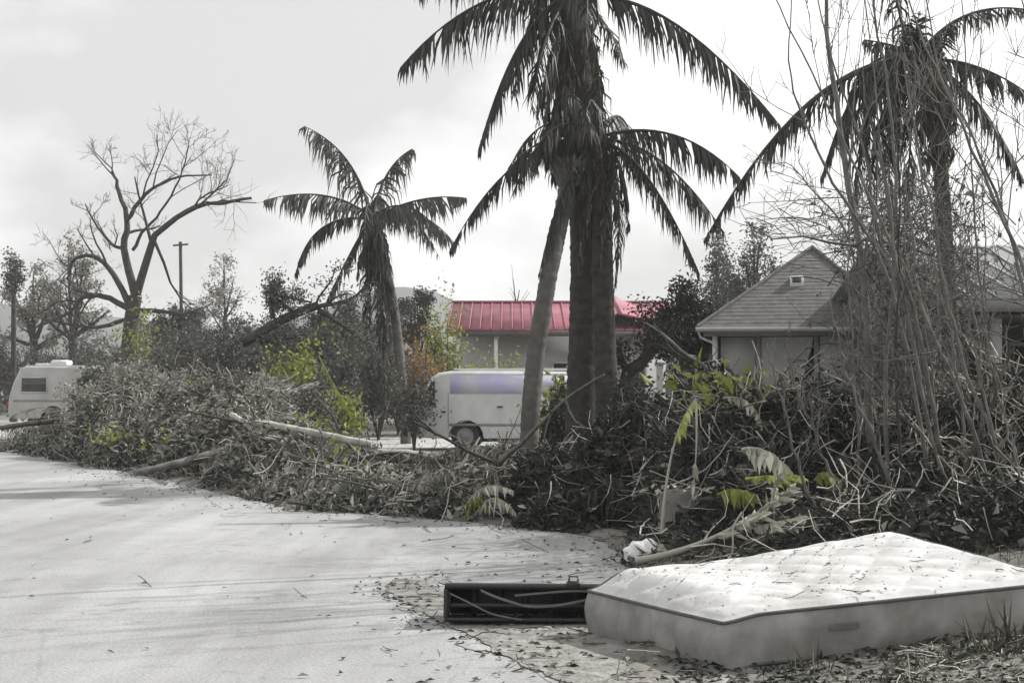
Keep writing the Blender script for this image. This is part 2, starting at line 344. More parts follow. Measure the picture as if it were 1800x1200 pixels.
# kerb along the far verge by the motorhome
kp = np.array([P(-260, 786, 37.7), P(0, 787, 37.4), P(150, 793, 35.4)]); kp[:, 2] = 0.03
kp = smooth_path(kp, 14); g = Geo()
prof = np.array([(-0.09, -0.09), (-0.09, 0.07), (-0.06, 0.09), (0.09, 0.09), (0.09, -0.09)])
pts = np.stack([np.column_stack([kp[:, 0], kp[:, 1] + a, kp[:, 2] + b]) for a, b in prof], 1); g.grid(pts); struct(g.build('kerb', 'kerb'))
# hill ridge far away
hx = np.linspace(-900, 900, 600); hz = 15 + 13 * np.exp(-((hx + 30) / 26) ** 2) + 9 * np.exp(-((hx + 150) / 60) ** 2) + 7 * np.exp(-((hx - 110) / 70) ** 2) + 1.0 * wob(hx * 0.09, hx * 0.06) + .5 * wob(hx * .31, hx * .2)
pts = np.stack([np.stack([hx, np.full_like(hx, 330), np.full_like(hx, -1)], -1), np.stack([hx, np.full_like(hx, 350), hz * 0.6], -1), np.stack([hx, np.full_like(hx, 380), hz], -1), np.stack([hx, np.full_like(hx, 470), hz * 0], -1)], 1)
struct(Geo().grid(pts).build('hill', 'hill', smooth=True))

# ------------------------------------------------------------------ houses
def slab(g, a, b, c, d, t):
    """a sheet with thickness t below, corners a,b,c,d"""
    q = np.array([a, b, c, d], float); lo = q - np.array([0, 0, t])
    g.add(np.vstack([q, lo]), [[0, 1, 2, 3], [7, 6, 5, 4], [0, 4, 5, 1], [1, 5, 6, 2], [2, 6, 7, 3], [3, 7, 4, 0]]); return g

def red_house():
    D = 54.0; t = thing('house', 'pale walled house with red metal roof behind the white van', 'house', (1.3, D, 0))
    def B(name, m, lo, hi, par=None, bev=0): return Geo().box(lo, hi, bev).build(name, m, par or t)
    # local coords: x right, y back
    B('wall', 'wall_light', (-3.4, 0.6, 0), (4.6, 7, 3.75))
    B('wall', 'wall_light', (-3.45, 0.5, 1.0), (-0.2, 0.596, 3.7))
    for x0, x1 in ((0.3, 1.0), (2.9, 3.8)):
        w = B('window', 'glass_dark', (x0, 0.55, 1.3), (x1, 0.595, 2.5))
        Geo().box((x0 - .07, .51, 1.23), (x1 + .07, .545, 1.3)).box((x0 - .07, .51, 2.5), (x1 + .07, .545, 2.57)).box((x0 - .07, .51, 1.3), (x0, .545, 2.5)).box((x1, .51, 1.3), (x1 + .07, .545, 2.5)).build('frame', 'paint_white', w)
    d = B('door', 'wall_dark', (1.4, 0.55, 0), (2.3, 0.596, 2.1)); Geo().box((2.15, .50, .95), (2.21, .549, 1.05)).build('handle', 'chrome', d)
    for x in (-3.3, -1.9, -0.5): B('porch_post', 'paint_white', (x - .07, -1.1, 0), (x + .07, -.96, 3.6))
    B('fascia', 'wall_dark', (-3.70, -1.25, 3.48), (5.0, -1.18, 3.66))
    rf = slab(Geo(), (-3.75, -1.2, 3.74), (5.05, -1.2, 3.74), (5.05, 3.8, 5.02), (-3.75, 3.8, 5.02), .06).build('roof', 'roof_red', t)
    slab(Geo(), (-3.75, 3.8, 5.02), (5.05, 3.8, 5.02), (5.05, 8.2, 3.74), (-3.75, 8.2, 3.74), .06).build('roof', 'roof_red', t)
    rib = slab(Geo(), (-.028, -1.21, 3.78), (.028, -1.21, 3.78), (.028, 3.8, 5.07), (-.028, 3.8, 5.07), .04).build('roof_seam', 'roof_red', rf)
    for k in range(1, 22):
        r = rib.copy(); COL.objects.link(r); r.parent = rf; r.location = (-3.70 + k * .4, 0, 0)
    rib.location = (-3.70, 0, 0)
    Geo().box((-3.75, 3.68, 5.0), (5.05, 3.92, 5.1)).build('ridge_cap', 'roof_red', rf)
    # raised cross gable on the right end
    g = Geo(); slab(g, (2.6, -1.5, 4.35), (5.4, -1.5, 3.75), (5.4, 3.6, 3.75), (2.6, 3.6, 5.45), .08); slab(g, (2.58, -1.5, 4.35), (2.58, 3.6, 5.45), (1.7, 3.6, 4.6), (1.7, -1.5, 4.0), .08); g.build('roof', 'roof_red', t)
red_house()

def gable_house():
    D = 29.0; t = thing('house', 'grey house with a hipped shingle roof and torn porch screen behind the saplings', 'house', (0, 0, 0))
    def px(x, y, d=D): return P(x, y, d)
    def W(name, m, x0, y0, x1, y1, d0, d1, par=None, bev=0):
        a = px(x0, y1); b = px(x1, y0); return Geo().box((a[0], D + d0, a[2]), (b[0], D + d1, b[2]), bev).build(name, m, par or t)
    apex = px(1385, 437, D); le = px(1228, 576); re = px(1590, 576); yb = D + 2.6; za = CZ - (437 - HY) / F * (D + 2.6); xa = apex[0] * (D + 2.6) / D
    fl, fr, ap, bk = np.array([le[0], D - .35, le[2]]), np.array([re[0], D - .35, le[2]]), np.array([xa, yb, za]), np.array([xa, D + 9, za])
    bl, br = np.array([le[0], D + 9, le[2]]), np.array([re[0], D + 9, le[2]]); dn = np.array([0, 0, .07])
    def face(name, a, b, c, d=None):
        q = [a, b, c] if d is None else [a, b, c, d]; k = len(q); lo = [x - dn for x in q]
        return Geo().add(np.vstack([q]), [list(range(k))]).add(np.vstack([lo]), [list(range(k))[::-1]]).build(name, 'shingle', t)
    rf = face('roof', fl, fr, ap); face('roof', bl, fl, ap, bk); face('roof', fr, br, bk, ap)
    for a, b in ((fl, ap), (ap, fr), (ap, bk)): Geo().tube([a + (0, 0, .02), b + (0, 0, .02)], .05, .05, 5).build('hip_cap', 'shingle', t)
    nr_ = 22                      # courses of shingle lapping over each other
    for k in range(nr_):
        u0, u1 = k / nr_, (k + 1.12) / nr_; a0, b0 = fl + (ap - fl) * u0, fr + (ap - fr) * u0; a1, b1 = fl + (ap - fl) * min(u1, .985), fr + (ap - fr) * min(u1, .985); up = np.array([0, -.004, .009]); up2 = np.array([0, -.001, .002])
        Geo().add([a0 + up, b0 + up, b1 + up2, a1 + up2, a0 + (0, 0, .001), b0 + (0, 0, .001)], [[0, 1, 2, 3]]).add([a0 + up, b0 + up, b0 + (0, 0, .001), a0 + (0, 0, .001)], [[0, 3, 2, 1]]).build('shingle_course', 'shingle', rf)
    vt_ = fl + (ap - fl) * .52; vx_ = px(1380, 0, D + 1.3)[0]; v = Geo().box((vx_ - .16, vt_[1] - .10, vt_[2] - .06), (vx_ + .12, vt_[1] + .25, vt_[2] + .17), .02).build('roof_vent', 'paint_white', t); Geo().box((vx_ - .11, vt_[1] - .12, vt_[2] + .03), (vx_ + .07, vt_[1] - .101, vt_[2] + .13)).build('vent_mouth', 'wall_dark', v)
    Geo().tube([fl + (-.02, -.06, -.04), fr + (.02, -.06, -.06)], .055, .055, 6).build('gutter', 'siding', t)
    W('beam', 'siding', 1238, 572, 1560, 590, -.02, .14)
    # white corner post with bracket and downpipe
    W('porch_post', 'paint_white', 1254, 590, 1263, 690, -.14, -.04)
    Geo().tube([px(1229, 580) + (0, -.1, 0), px(1233, 592) + (0, -.1, 0), px(1255, 602) + (0, -.1, 0)], .03, .03, 6).build('bracket', 'paint_white', t)
    for x in (1334, 1434, 1500, 1552): W('porch_post', 'wall_grey', x - 4, 590, x + 4, 720, .0, .1)
    # screens between the posts, one torn open
    W('screen_panel', 'siding', 1268, 592, 1329, 700, .04, .06)
    g = Geo(); c = [px(1339, 592), px(1429, 592), px(1426, 610), px(1408, 668), px(1390, 690), px(1339, 690)]
    g.prism([(q[0], q[2]) for q in c], D + .04, D + .06); g.build('screen_panel', 'siding', t)
    W('wall', 'siding', 1440, 591, 1495, 705, .03, .07)
    W('wall', 'siding', 1505, 591, 1547, 735, .03, .07)
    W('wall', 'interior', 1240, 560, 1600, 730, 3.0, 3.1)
    a = px(1240, 735); b = px(1600, 590)
    Geo().box((a[0], D + .2, .25), (b[0], D + 3, .55)).build('porch_floor', 'wall_dark', t)
    Geo().box((a[0] - .1, D + 3.1, 0), (b[0] + .5, D + 8.5, b[2])).build('wall', 'wall_dark', t)
    W('railing', 'paint_white', 1385, 688, 1572, 693, -.35, -.3)
    for x in (1412, 1470, 1530): W('baluster', 'wall_grey', x - 2, 694, x + 2, 745, -.34, -.31)
    cx_, cy_ = apex[0], D; an_ = -math.atan2(cx_, D) * 1.05; t.rotation_euler = (0, 0, an_); t.location = (cx_ - (cx_ * math.cos(an_) - cy_ * math.sin(an_)), cy_ - (cx_ * math.sin(an_) + cy_ * math.cos(an_)), 0)
    g = Geo(); g.tube([px(1540, 658) + (0, -.1, -.05), px(1540, 658) + (0, -.1, .05)], .05, .06, 8); g.build('porch_lamp', 'paint_white', t)
gable_house()

def right_house():
    D = 22.0; t = thing('house', 'low house with pale metal roof and a dark open porch on posts', 'house', (0, 0, 0))
    e = P(1652, 524, D); x0 = e[0]; x1 = 15.5; zr = P(0, 432, D + 4.6)[2]
    rf = slab(Geo(), (x0, D, e[2] + .02), (x1, D, e[2] + .02), (x1, D + 4.6, zr), (x0, D + 4.6, zr), .05).build('roof', 'roof_pale', t)
    slab(Geo(), (x0, D + 4.603, zr), (x1, D + 4.603, zr), (x1, D + 9.2, e[2]), (x0, D + 9.2, e[2]), .05).build('roof', 'roof_pale', t)
    dz = zr - e[2] - .02
    sm = slab(Geo(), (-.02, D - .01, e[2] + .055), (.02, D - .01, e[2] + .055), (.02, D + 4.58, zr + .03), (-.02, D + 4.58, zr + .03), .035).build('roof_seam', 'roof_pale', rf); sm.location = (x0 + .05, 0, 0)
    k = x0 + .45
    while k < x1:
        r = sm.copy(); COL.objects.link(r); r.parent = rf; r.location = (k, 0, 0); k += .4
    ge = Geo().add([(x0 + .32, D + .3, e[2] - .02), (x0 + .32, D + 8.8, e[2] - .04), (x0 + .32, D + 4.6, zr - .08), (x0 + .40, D + .3, e[2] - .02), (x0 + .40, D + 8.8, e[2] - .04), (x0 + .40, D + 4.6, zr - .08)], [[0, 2, 1], [3, 4, 5]]); ge.add(ge.v[0], [[0, 3, 5, 2], [1, 2, 5, 4], [0, 1, 4, 3]]); ge.build('gable_end', 'wall_grey', t)
    Geo().box((x0, D - .03, e[2] - .21), (x1, D + .02, e[2] - .035)).build('fascia', 'wall_grey', t)
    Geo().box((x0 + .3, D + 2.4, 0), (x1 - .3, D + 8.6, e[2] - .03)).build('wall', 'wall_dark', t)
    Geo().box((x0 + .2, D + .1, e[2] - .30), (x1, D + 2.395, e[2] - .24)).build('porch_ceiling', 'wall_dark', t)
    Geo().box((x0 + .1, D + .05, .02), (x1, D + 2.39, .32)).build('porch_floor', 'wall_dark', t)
    for px_ in (1650, 1757, 1864):
        a = P(px_, 0, D); Geo().box((a[0] - .08, D + .12, .3), (a[0] + .08, D + .28, e[2] - .24)).build('porch_post', 'wall_grey', t)
    for a, b, z0, z1 in ((1700, 1740, .9, 2.2), (1775, 1800, .32, 2.3)):
        q0 = P(a, 0, D + 2.4)[0]; q1 = P(b, 0, D + 2.4)[0]
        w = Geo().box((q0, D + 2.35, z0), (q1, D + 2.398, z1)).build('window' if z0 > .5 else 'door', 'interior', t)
        Geo().box((q0 - .06, D + 2.33, z0), (q0, D + 2.397, z1 + .06)).box((q1, D + 2.33, z0), (q1 + .06, D + 2.397, z1 + .06)).box((q0, D + 2.33, z1), (q1, D + 2.397, z1 + .06)).build('frame', 'wall_grey', w)
right_house()

# ------------------------------------------------------------------ vehicles
def ring_wheel(t, x, y, r, w, hub='chrome'):
    """wheel with axis along y; outer face at y-w/2"""
    wh = bpy.data.objects.new('wheel', None); COL.objects.link(wh); wh.parent = t; wh.location = (x, y, r)
    prof = [(r * .60, -w * .48), (r * .72, -w * .5), (r * .93, -w * .5), (r, -w * .34), (r, w * .34), (r * .93, w * .5), (r * .60, w * .48)]
    an = np.linspace(0, 2 * math.pi, 29)[:-1]
    pts = np.array([[(a * math.cos(q), b, a * math.sin(q)) for a, b in prof] for q in an]); Geo().grid(pts, True).build('tyre', 'rubber', wh, True)
    prof = [(r * .60, -w * .44), (r * .52, -w * .30), (r * .30, -w * .25), (r * .22, -w * .40), (r * .0, -w * .42)]
    pts = np.array([[(a * math.cos(q), b, a * math.sin(q)) for a, b in prof] for q in an]); Geo().grid(pts, True).build('rim', hub, wh, True)
    return wh

def side_body(g, prof, w, inset=.10, arches=(), n_ar=10):
    """vehicle shell: side profile (x,z) anticlockwise, width w along y, shoulders rounded in"""
    prof = np.array(prof, float); c = prof.mean(0)
    lay = [(-w / 2, 1.0, inset * .0)]
    ys_ = [-w / 2, -w / 2 + inset * .35, -w / 2 + inset, w / 2 - inset, w / 2 - inset * .35, w / 2]
    sh = [inset * .75, inset * .22, 0, 0, inset * .22, inset * .75]
    zmax = prof[:, 1].max(); zmin = prof[:, 1].min(); L_ = []
    for y, s in zip(ys_, sh):
        q = prof.copy(); up = ss((q[:, 1] - zmin) / (zmax - zmin) * 1.2 - .2); dirn = (c - q); dirn = dirn / np.linalg.norm(dirn, axis=1, keepdims=True)
        q = q + dirn * s * (.25 + .75 * up[:, None]); L_.append(np.column_stack([q[:, 0], np.full(len(q), y), q[:, 1]]))
    pts = np.stack(L_, 1); g.grid(pts, True)
    for k, flip in ((0, 0), (-1, 1)):
        q = pts[:, k]; g.poly(q if not flip else q[::-1])
    return g
def arch(x, r, z0, n=9):
    return [(x + r * math.cos(a), z0 + r * math.sin(a) * 1.0) for a in np.linspace(0, math.pi, n)]

def cargo_van():
    D = 35.6; x0 = P(716, 0, D)[0]
    t = thing('cargo_van', 'white cargo van with lilac band along its upper side parked in the yard', 'van', (x0, D + 1.0, 0.006), math.radians(-3))
    Ln, H, w = 5.05, 2.0, 1.9; r = .35; a1 = 1.50; a2 = 4.10; zb = .30
    prof = [(.04, .42), (.06, .34), (a1 - .48, zb)] + [(a1 - .45 * math.cos(a), zb + .47 * math.sin(a)) for a in np.linspace(.05, math.pi - .05, 11)] + [(a1 + .48, zb), (a2 - .48, zb)] + \
           [(a2 - .45 * math.cos(a), zb + .47 * math.sin(a)) for a in np.linspace(.05, math.pi - .05, 11)] + [(a2 + .48, zb), (Ln - .08, .36), (Ln, .5), (Ln, 1.2), (Ln - .06, 1.82), (Ln - .2, H - .03), (3.0, H), (1.15, H), (.82, H - .05), (.62, 1.82), (.30, 1.18), (.12, 1.10), (.02, .98), (0, .7)]
    prof = prof[::-1]
    g = Geo(); side_body(g, prof, w, .12); g.build('body', 'van_body', t)
    Y = -w / 2
    # windscreen on the raked front, side glass
    q = np.array([(.30, 1.20), (.60, 1.80)]); nx = np.array([-.90, .44]) * .02
    Geo().add([(q[0][0] - .02 + nx[0], -.78, q[0][1] + nx[1]), (q[0][0] - .02 + nx[0], .78, q[0][1] + nx[1]), (q[1][0] - .03 + nx[0], .70, q[1][1] + nx[1]), (q[1][0] - .03 + nx[0], -.70, q[1][1] + nx[1])], [[0, 1, 2, 3]]).build('windscreen', 'glass_dark', t)
    dr = Geo().prism([(.50, .50), (1.02, .50), (1.02, 1.10), (.48, 1.10)], Y - .014, Y - .004).build('door', 'van_body', t)
    Geo().box((.90, Y - .03, .95), (1.0, Y - .016, .99)).build('handle', 'trim_dark', dr)
    sw = Geo().prism([(.36, 1.16), (.74, 1.16), (.74, 1.74), (.66, 1.74)], Y - .012, Y + .03).build('side_window', 'glass_dark', t)
    Geo().prism([(.36, 1.13), (.77, 1.13), (.77, 1.157), (.36, 1.157)], Y - .018, Y + .03).build('window_seal', 'trim_dark', sw)
    mi = Geo().box((.46, Y - .15, 1.16), (.54, Y - .05, 1.36), .02).build('mirror', 'trim_dark', t); Geo().box((.49, Y - .055, 1.22), (.52, Y - .013, 1.26)).build('mirror_arm', 'trim_dark', mi)
    Geo().box((1.12, Y - .004, 1.42), (4.75, Y + .055, 1.88)).build('upper_panel', 'van_panel', t)
    Geo().box((2.30, Y - .03, 1.08), (2.44, Y - .0, 1.12), .006).build('door_handle', 'trim_dark', t)
    Geo().box((3.3, Y - .006, .85), (3.5, Y + .02, 1.03)).build('fuel_flap', 'van_body', t)
    Geo().box((1.10, Y - .012, .62), (4.85, Y + .0, .68)).build('rub_strip', 'rv_band', t)
    for x in (1.07, 2.95): Geo().box((x, Y - .011, .75 if x > 2 else .5), (x + .010, Y + .02, 1.45)).build('door_seam', 'trim_dark', t)
    Geo().box((1.2, Y + .12, H + .02), (4.7, Y + .17, H + .06), .01).build('roof_highlight_bar', 'paint_white', t)  # white bar standing in for the sunlit highlight along the roof edge
    Geo().box((1.2, -Y - .17, H + .02), (4.7, -Y - .12, H + .06), .01).build('roof_highlight_bar', 'paint_white', t)  # same painted highlight on the far roof edge
    Geo().box((-.08, -.9, .36), (.08, .9, .58), .04).build('bumper', 'trim_dark', t)
    Geo().box((Ln - .06, -.9, .38), (Ln + .09, .9, .56), .04).build('bumper', 'trim_dark', t)
    for y in (-.72, .72): Geo().box((-.03, y - .15, .72), (.05, y + .15, .92), .03).build('headlight', 'lamp_clear', t)
    for y in (-.84, .84): Geo().box((Ln - .03, y - .06, .9), (Ln + .02, y + .06, 1.3), .015).build('tail_light', 'lamp_red', t)
    for x in (a1, a2):
        ring_wheel(t, x, Y + .13, .36, .22, 'rv_band'); o = ring_wheel(t, x, -Y - .13, .36, .22, 'rv_band'); o.rotation_euler = (0, 0, math.pi)
    Geo().box((1.2, -.75, .22), (4.6, .75, .32)).build('chassis', 'trim_dark', t)
cargo_van()

def motorhome():
    D = 56.0; x0 = P(8, 0, D)[0]
    t = thing('motorhome', 'dull white motorhome with dark rear window half buried by storm debris', 'motorhome', (x0, D + 1.1, .0), math.radians(4))
    Ln, H, w = 6.4, 2.42, 2.1; zb = .36; a1 = 1.75; a2 = 5.3; Y = -w / 2
    prof = [(.02, .55), (.10, .38), (a1 - .50, zb)] + [(a1 - .48 * math.cos(a), zb + .50 * math.sin(a)) for a in np.linspace(.05, math.pi - .05, 11)] + [(a1 + .5, zb), (a2 - .5, zb)] + \
           [(a2 - .48 * math.cos(a), zb + .50 * math.sin(a)) for a in np.linspace(.05, math.pi - .05, 11)] + [(a2 + .5, zb), (Ln - .05, .45), (Ln, .9), (Ln - .45, 1.25), (Ln - .75, 1.9), (Ln - .5, 2.2), (Ln - .7, H - .02), (4, H), (.75, H), (.5, H - .06), (.22, 1.75), (.06, 1.2)]
    g = Geo(); side_body(g, prof[::-1], w, .12); g.build('body', 'rv_body', t)
    wd = Geo().box((.58, Y - .02, 1.42), (1.52, Y + .05, 1.94), .015).build('window', 'glass_dark', t)
    Geo().box((.52, Y - .03, 1.36), (1.58, Y + .04, 1.415)).box((.52, Y - .03, 1.945), (1.58, Y + .04, 2.0)).box((.52, Y - .03, 1.416), (.578, Y + .04, 1.944)).box((1.522, Y - .03, 1.416), (1.58, Y + .04, 1.944)).build('frame', 'rv_body', wd)
    Geo().box((2.7, Y - .02, 1.45), (3.7, Y + .05, 1.95), .015).build('window', 'glass_dark', t)
    dr = Geo().box((4.0, Y - .015, .5), (4.65, Y + .05, 2.1)).build('door', 'rv_body', t); Geo().box((4.05, Y - .04, 1.2), (4.13, Y - .017, 1.3)).build('handle', 'trim_dark', dr)
    Geo().box((.25, Y - .012, 1.02), (6.0, Y + .02, 1.10)).build('side_band', 'rv_band', t)
    Geo().box((.9, -.35, H + .0), (1.75, .35, H + .13), .04).build('roof_vent', 'paint_white', t)
    Geo().box((1.55, -.5, H + .0), (2.2, .5, H + .26), .06).build('air_conditioner', 'paint_white', t)
    Geo().box((.7, Y + .1, H - .01), (5.4, -Y - .1, H + .04)).build('roof_sheet', 'paint_white', t)
    Geo().box((-.08, -.95, .42), (.08, .95, .60), .03).build('bumper', 'rv_band', t)
    for y in (-.85, .85): Geo().box((-.02, y - .08, .75), (.10, y + .08, 1.05)).build('tail_light', 'lamp_red', t)
    for x in (a1, a2):
        ring_wheel(t, x, Y + .14, .38, .24, 'trim_dark'); o = ring_wheel(t, x, -Y - .14, .38, .24, 'trim_dark'); o.rotation_euler = (0, 0, math.pi)
    Geo().box((1.0, -.8, .26), (5.8, .8, .40)).build('chassis', 'trim_dark', t)
motorhome()

# ------------------------------------------------------------------ palms
def bez(p0, p1, p2, t):
    t = np.asarray(t)[:, None]; return (1 - t) ** 2 * p0 + 2 * t * (1 - t) * p1 + t * t * p2
def frond(parent, p0, p1, p2, n=64, L_=0.8, m='palm_leaf', stem='palm_leaf', droop=1.0, r=.035, gap=.0, wd=.045, t0=.12, top=None, name='frond'):
    p0, p1, p2 = map(lambda q: np.asarray(q, float), (p0, p1, p2)); p1 = p1 + R.normal(0, .03, 3) * np.linalg.norm(p2 - p0)
    ln = np.linalg.norm(p1 - p0) + np.linalg.norm(p2 - p1)
    tt = np.linspace(0, 1, 15); st = Geo().tube(bez(p0, p1, p2, tt), r, r * .15, 5, rad=r * (1 - .85 * tt)).build(name, stem, parent, True)
    n = int(n * 1.35); u = np.repeat(np.linspace(t0, 1, n), 2); u = np.clip(u + R.normal(0, .006, len(u)), t0, 1); sgn = np.tile([-1.0, 1.0], n)
    if gap > 0:
        ph = R.uniform(0, 6); keep = (np.sin(u * 23 + ph) + np.sin(u * 41 + ph * 2) + R.normal(0, .7, len(u))) > (-1.5 + gap * 2.4); u = u[keep]; sgn = sgn[keep]
    k = len(u); b = bez(p0, p1, p2, u); tg = nrm(bez(p0, p1, p2, np.clip(u + .02, 0, 1.02)) - bez(p0, p1, p2, u - .02))
    lat = nrm(np.cross(tg, np.array([0, 0, 1.0])) + 1e-6); down = np.array([0, 0, -1.0])
    prof = np.interp(u, [0, .15, .4, .75, 1.0], [.45, .8, 1.0, .8, .30]) * L_ * R.uniform(.45, 1.3, k)
    d1 = nrm(lat * (sgn * R.uniform(.35, .8, k))[:, None] + tg * R.uniform(.25, .6, k)[:, None] + down * (droop * R.uniform(.35, .9, k))[:, None])
    d2 = nrm(d1 * .5 + down * (droop * R.uniform(.7, 1.3, k))[:, None] + R.normal(0, .22, (k, 3)))
    w = wd * R.uniform(.7, 1.2, k)[:, None]; sd = nrm(np.cross(d1, lat + R.normal(0, .35, (k, 3))))
    m1 = b + d1 * (prof * .45)[:, None]; tip = m1 + d2 * (prof * .55)[:, None]
    v = np.stack([b - sd * w * .35, b + sd * w * .35, m1 + sd * w * .5, m1 - sd * w * .5, tip], 1)
    o = (np.arange(k) * 5)[:, None, None]; g = Geo(); v = v.reshape(-1, 3)
    g.v.append(v); g.n = len(v)
    g.f.append((np.array([[0, 1, 2, 3]])[None] + o).reshape(-1, 4)); g.f.append((np.array([[3, 2, 4]])[None] + o).reshape(-1, 3))
    g.build('leaflets', m, st, kind='stuff')
    return st
def palm_trunk(t, pts, r0, r1, m='palmbark', flare=1.35, boots=0):
    p = smooth_path(pts, 150); s = np.linspace(0, 1, 150)
    r = np.interp(s, [0, .05, .2, 1], [r0 * flare, r0 * 1.1, r0, r1]); r = r * (1 + .014 * np.sign(np.sin(np.arange(150) * 1.7 + 1.5 * np.sin(np.arange(150) * .23))) + R.normal(0, .007, 150))
    p = p + R.normal(0, .012 * r0, p.shape); gt = Geo().tube(p, 0, 0, 14, rad=r); gt.v[0] = gt.v[0] + R.normal(0, .018 * r0, gt.v[0].shape); gt.build('trunk', m, t, True)
    if boots:   # old leaf bases hugging the upper trunk
        u = R.uniform(1 - boots, .995, 60); i = (u * 149).astype(int); a = R.uniform(0, 6.283, 60)
        out = np.stack([np.cos(a), np.sin(a), np.zeros(60)], 1); b = p[i] + out * r[i][:, None] * .9
        paths = np.stack([b, b + out * .07 + [0, 0, .16], b + out * .17 + [0, 0, .30]], 1)
        Geo().tubes(paths, np.tile([.06, .045, .015], (60, 1)), 4).build('leaf_bases', m, t, kind='stuff')
    return p
def skirt(t, c, n, spread, length, m='palm_dead', L_=.55, stem='palm_dead', toward=None):
    """dead fronds hanging down the trunk"""
    for k in range(n):
        a = R.uniform(0, 2 * math.pi) if toward is None else toward + R.normal(0, .6)
        o = np.array([math.cos(a), math.sin(a), 0]) * spread * R.uniform(.6, 1.2); ll = length * R.uniform(.6, 1.1)
        p0 = np.asarray(c, float); p1 = p0 + o * 1.5 + np.array([0, 0, -.05 * ll]); p2 = p0 + o * R.uniform(.7, 1.5) + np.array([R.normal(0, .08), R.normal(0, .08), -ll])
        frond(t, p0, p1, p2, 40, L_ * R.uniform(.7, 1.1), m, stem, 1.6, .025, .35, .04, .15, name='dead_frond')
def ground_at(x, y): return float(ground_h(np.array([x]), np.array([y]))[0])
def palm(label, base, d, trunk_px, r0, r1, bark='palmbark', boots=.12, group='palms left standing'):
    b = P(*base, d); b[2] = ground_at(b[0], d) - .05
    t = thing('palm_tree', label, 'palm tree', tuple(b), 0, group); inv = b
    class T: pass
    pts = [b] + [P(q[0], q[1], d + (q[2] if len(q) > 2 else 0)) for q in trunk_px]
    return t, b, [np.asarray(p) - b for p in pts]
def PP(b, d):
    return lambda x, y, dd=0.0: P(x, y, d + dd) - b

# tall middle palm
t, b, tp = palm('tallest palm with thick dark trunk running up out of sight', (1022, 800), 25.0, [(1022, 700), (1028, 560), (1030, 420), (1022, 260), (1012, 120), (1004, -25)], .40, .33, boots=.5)
palm_trunk(t, tp, .27, .31, boots=.4, flare=1.15); q = PP(b, 25.0)
for a, c, e, kw in [((1000, -20), (830, -50, -.6), (705, 118, -1.0), dict(n=80, L_=1.0)), ((1000, -10), (905, 30, -.8), (842, 262, -.6), dict(n=64, L_=.8)),
                    ((998, -20), (925, -70, .6), (905, 165, 1.0), dict(n=70, L_=.95)), ((1000, -25), (880, -150, -.5), (735, -20, .3), dict(n=80, L_=1.1)),
                    ((1030, -5), (1190, -20, -.4), (1372, 222, -.7), dict(n=90, L_=.95)), ((1010, 0), (1070, 10, 1.5), (1098, 115, 2.2), dict(n=50, L_=.7)),
                    ((1000, 0), (960, 60, -1.0), (935, 190, -1.4), dict(n=60, L_=.8)), ((1000, -30), (900, -260), (760, -230, 1.0), dict(n=70, L_=.9)),
                    ((1010, -30), (1130, -290), (1270, -190, .5), dict(n=70, L_=.9)), ((1005, -30), (1010, -300, 1), (1040, -420, 2.0), dict(n=60, L_=.8)),
                    ((1005, -20), (1040, -120, -2.2), (1030, 60, -3.2), dict(n=60, L_=.8)), ((1005, -20), (980, -140, 2.2), (1000, -40, 3.6), dict(n=60, L_=.8))]:
    frond(t, q(*a), q(*c), q(*e), droop=1.7, r=.045, gap=.16, m='palm_leaf', wd=.040, **kw)
for a, e in (((985, 90), (962, 255)), ((990, 150), (975, 330)), ((985, 60), (945, 215)), ((1035, 90), (1058, 215)), ((1035, 60), (1050, 160)), ((1002, 120), (985, 330))):
    frond(t, q(a[0], a[1], -.35), q((a[0] + e[0]) / 2 + (-14 if e[0] < 1000 else 12), a[1] + 30, -.5), q(e[0], e[1], -.4), n=46, L_=.55, m='palm_dead', stem='palm_dead', droop=1.5, r=.03, gap=.2, name='dead_frond')
skirt(t, q(1010, 40), 6, .35, 2.2)
# second palm of the clump with the lower crown
t, b, tp = palm('palm with a lower spreading crown close beside the tallest palm', (1068, 790), 24.2, [(1066, 690), (1060, 520), (1058, 380), (1052, 240)], .20, .17)
palm_trunk(t, tp, .20, .165, boots=.2); q = PP(b, 24.2)
for a, c, e, kw in [((1048, 240), (880, 250, -.5), (790, 442, -.8), dict(n=80, L_=.55)), ((1058, 240), (1185, 190, -.3), (1300, 312, -.5), dict(n=84, L_=.72)),
                    ((1058, 245), (1165, 250, .6), (1272, 408, .8), dict(n=80, L_=.75)), ((1058, 250), (1130, 265, -.9), (1228, 478, -1.1), dict(n=80, L_=.6)),
                    ((1058, 255), (1095, 300, -.6), (1078, 520, -.6), dict(n=50, L_=.5)), ((1045, 250), (985, 290, -.8), (948, 480, -.9), dict(n=60, L_=.6)),
                    ((1048, 240), (1000, 100, -.4), (968, 225, -.5), dict(n=56, L_=.6)), ((1050, 235), (1090, 150, 1.6), (1120, 300, 3.2), dict(n=60, L_=.7)), ((1050, 235), (1020, 120, 1.8), (960, 230, 3.4), dict(n=60, L_=.7)), ((1052, 240), (1072, 180, -.5), (1046, 60, .3), dict(n=44, L_=.5))]:
    frond(t, q(*a), q(*c), q(*e), droop=1.9, r=.035, gap=.2, m='palm_leaf', wd=.034, **kw)
skirt(t, q(1050, 260), 8, .28, 2.0)
for k in range(5):
    a = R.uniform(0, 6.283); o = np.array([math.cos(a), math.sin(a), 0]); c0 = q(1052, 240); frond(t, c0, c0 + o * 1.1 + [0, 0, R.uniform(.1, .9)], c0 + o * R.uniform(1.4, 2.3) + [0, 0, R.uniform(-1.3, .1)], 56, .6, 'palm_leaf' if k % 2 else 'palm_dead', 'palm_leaf', 1.6, .03, .45, .034, .12)
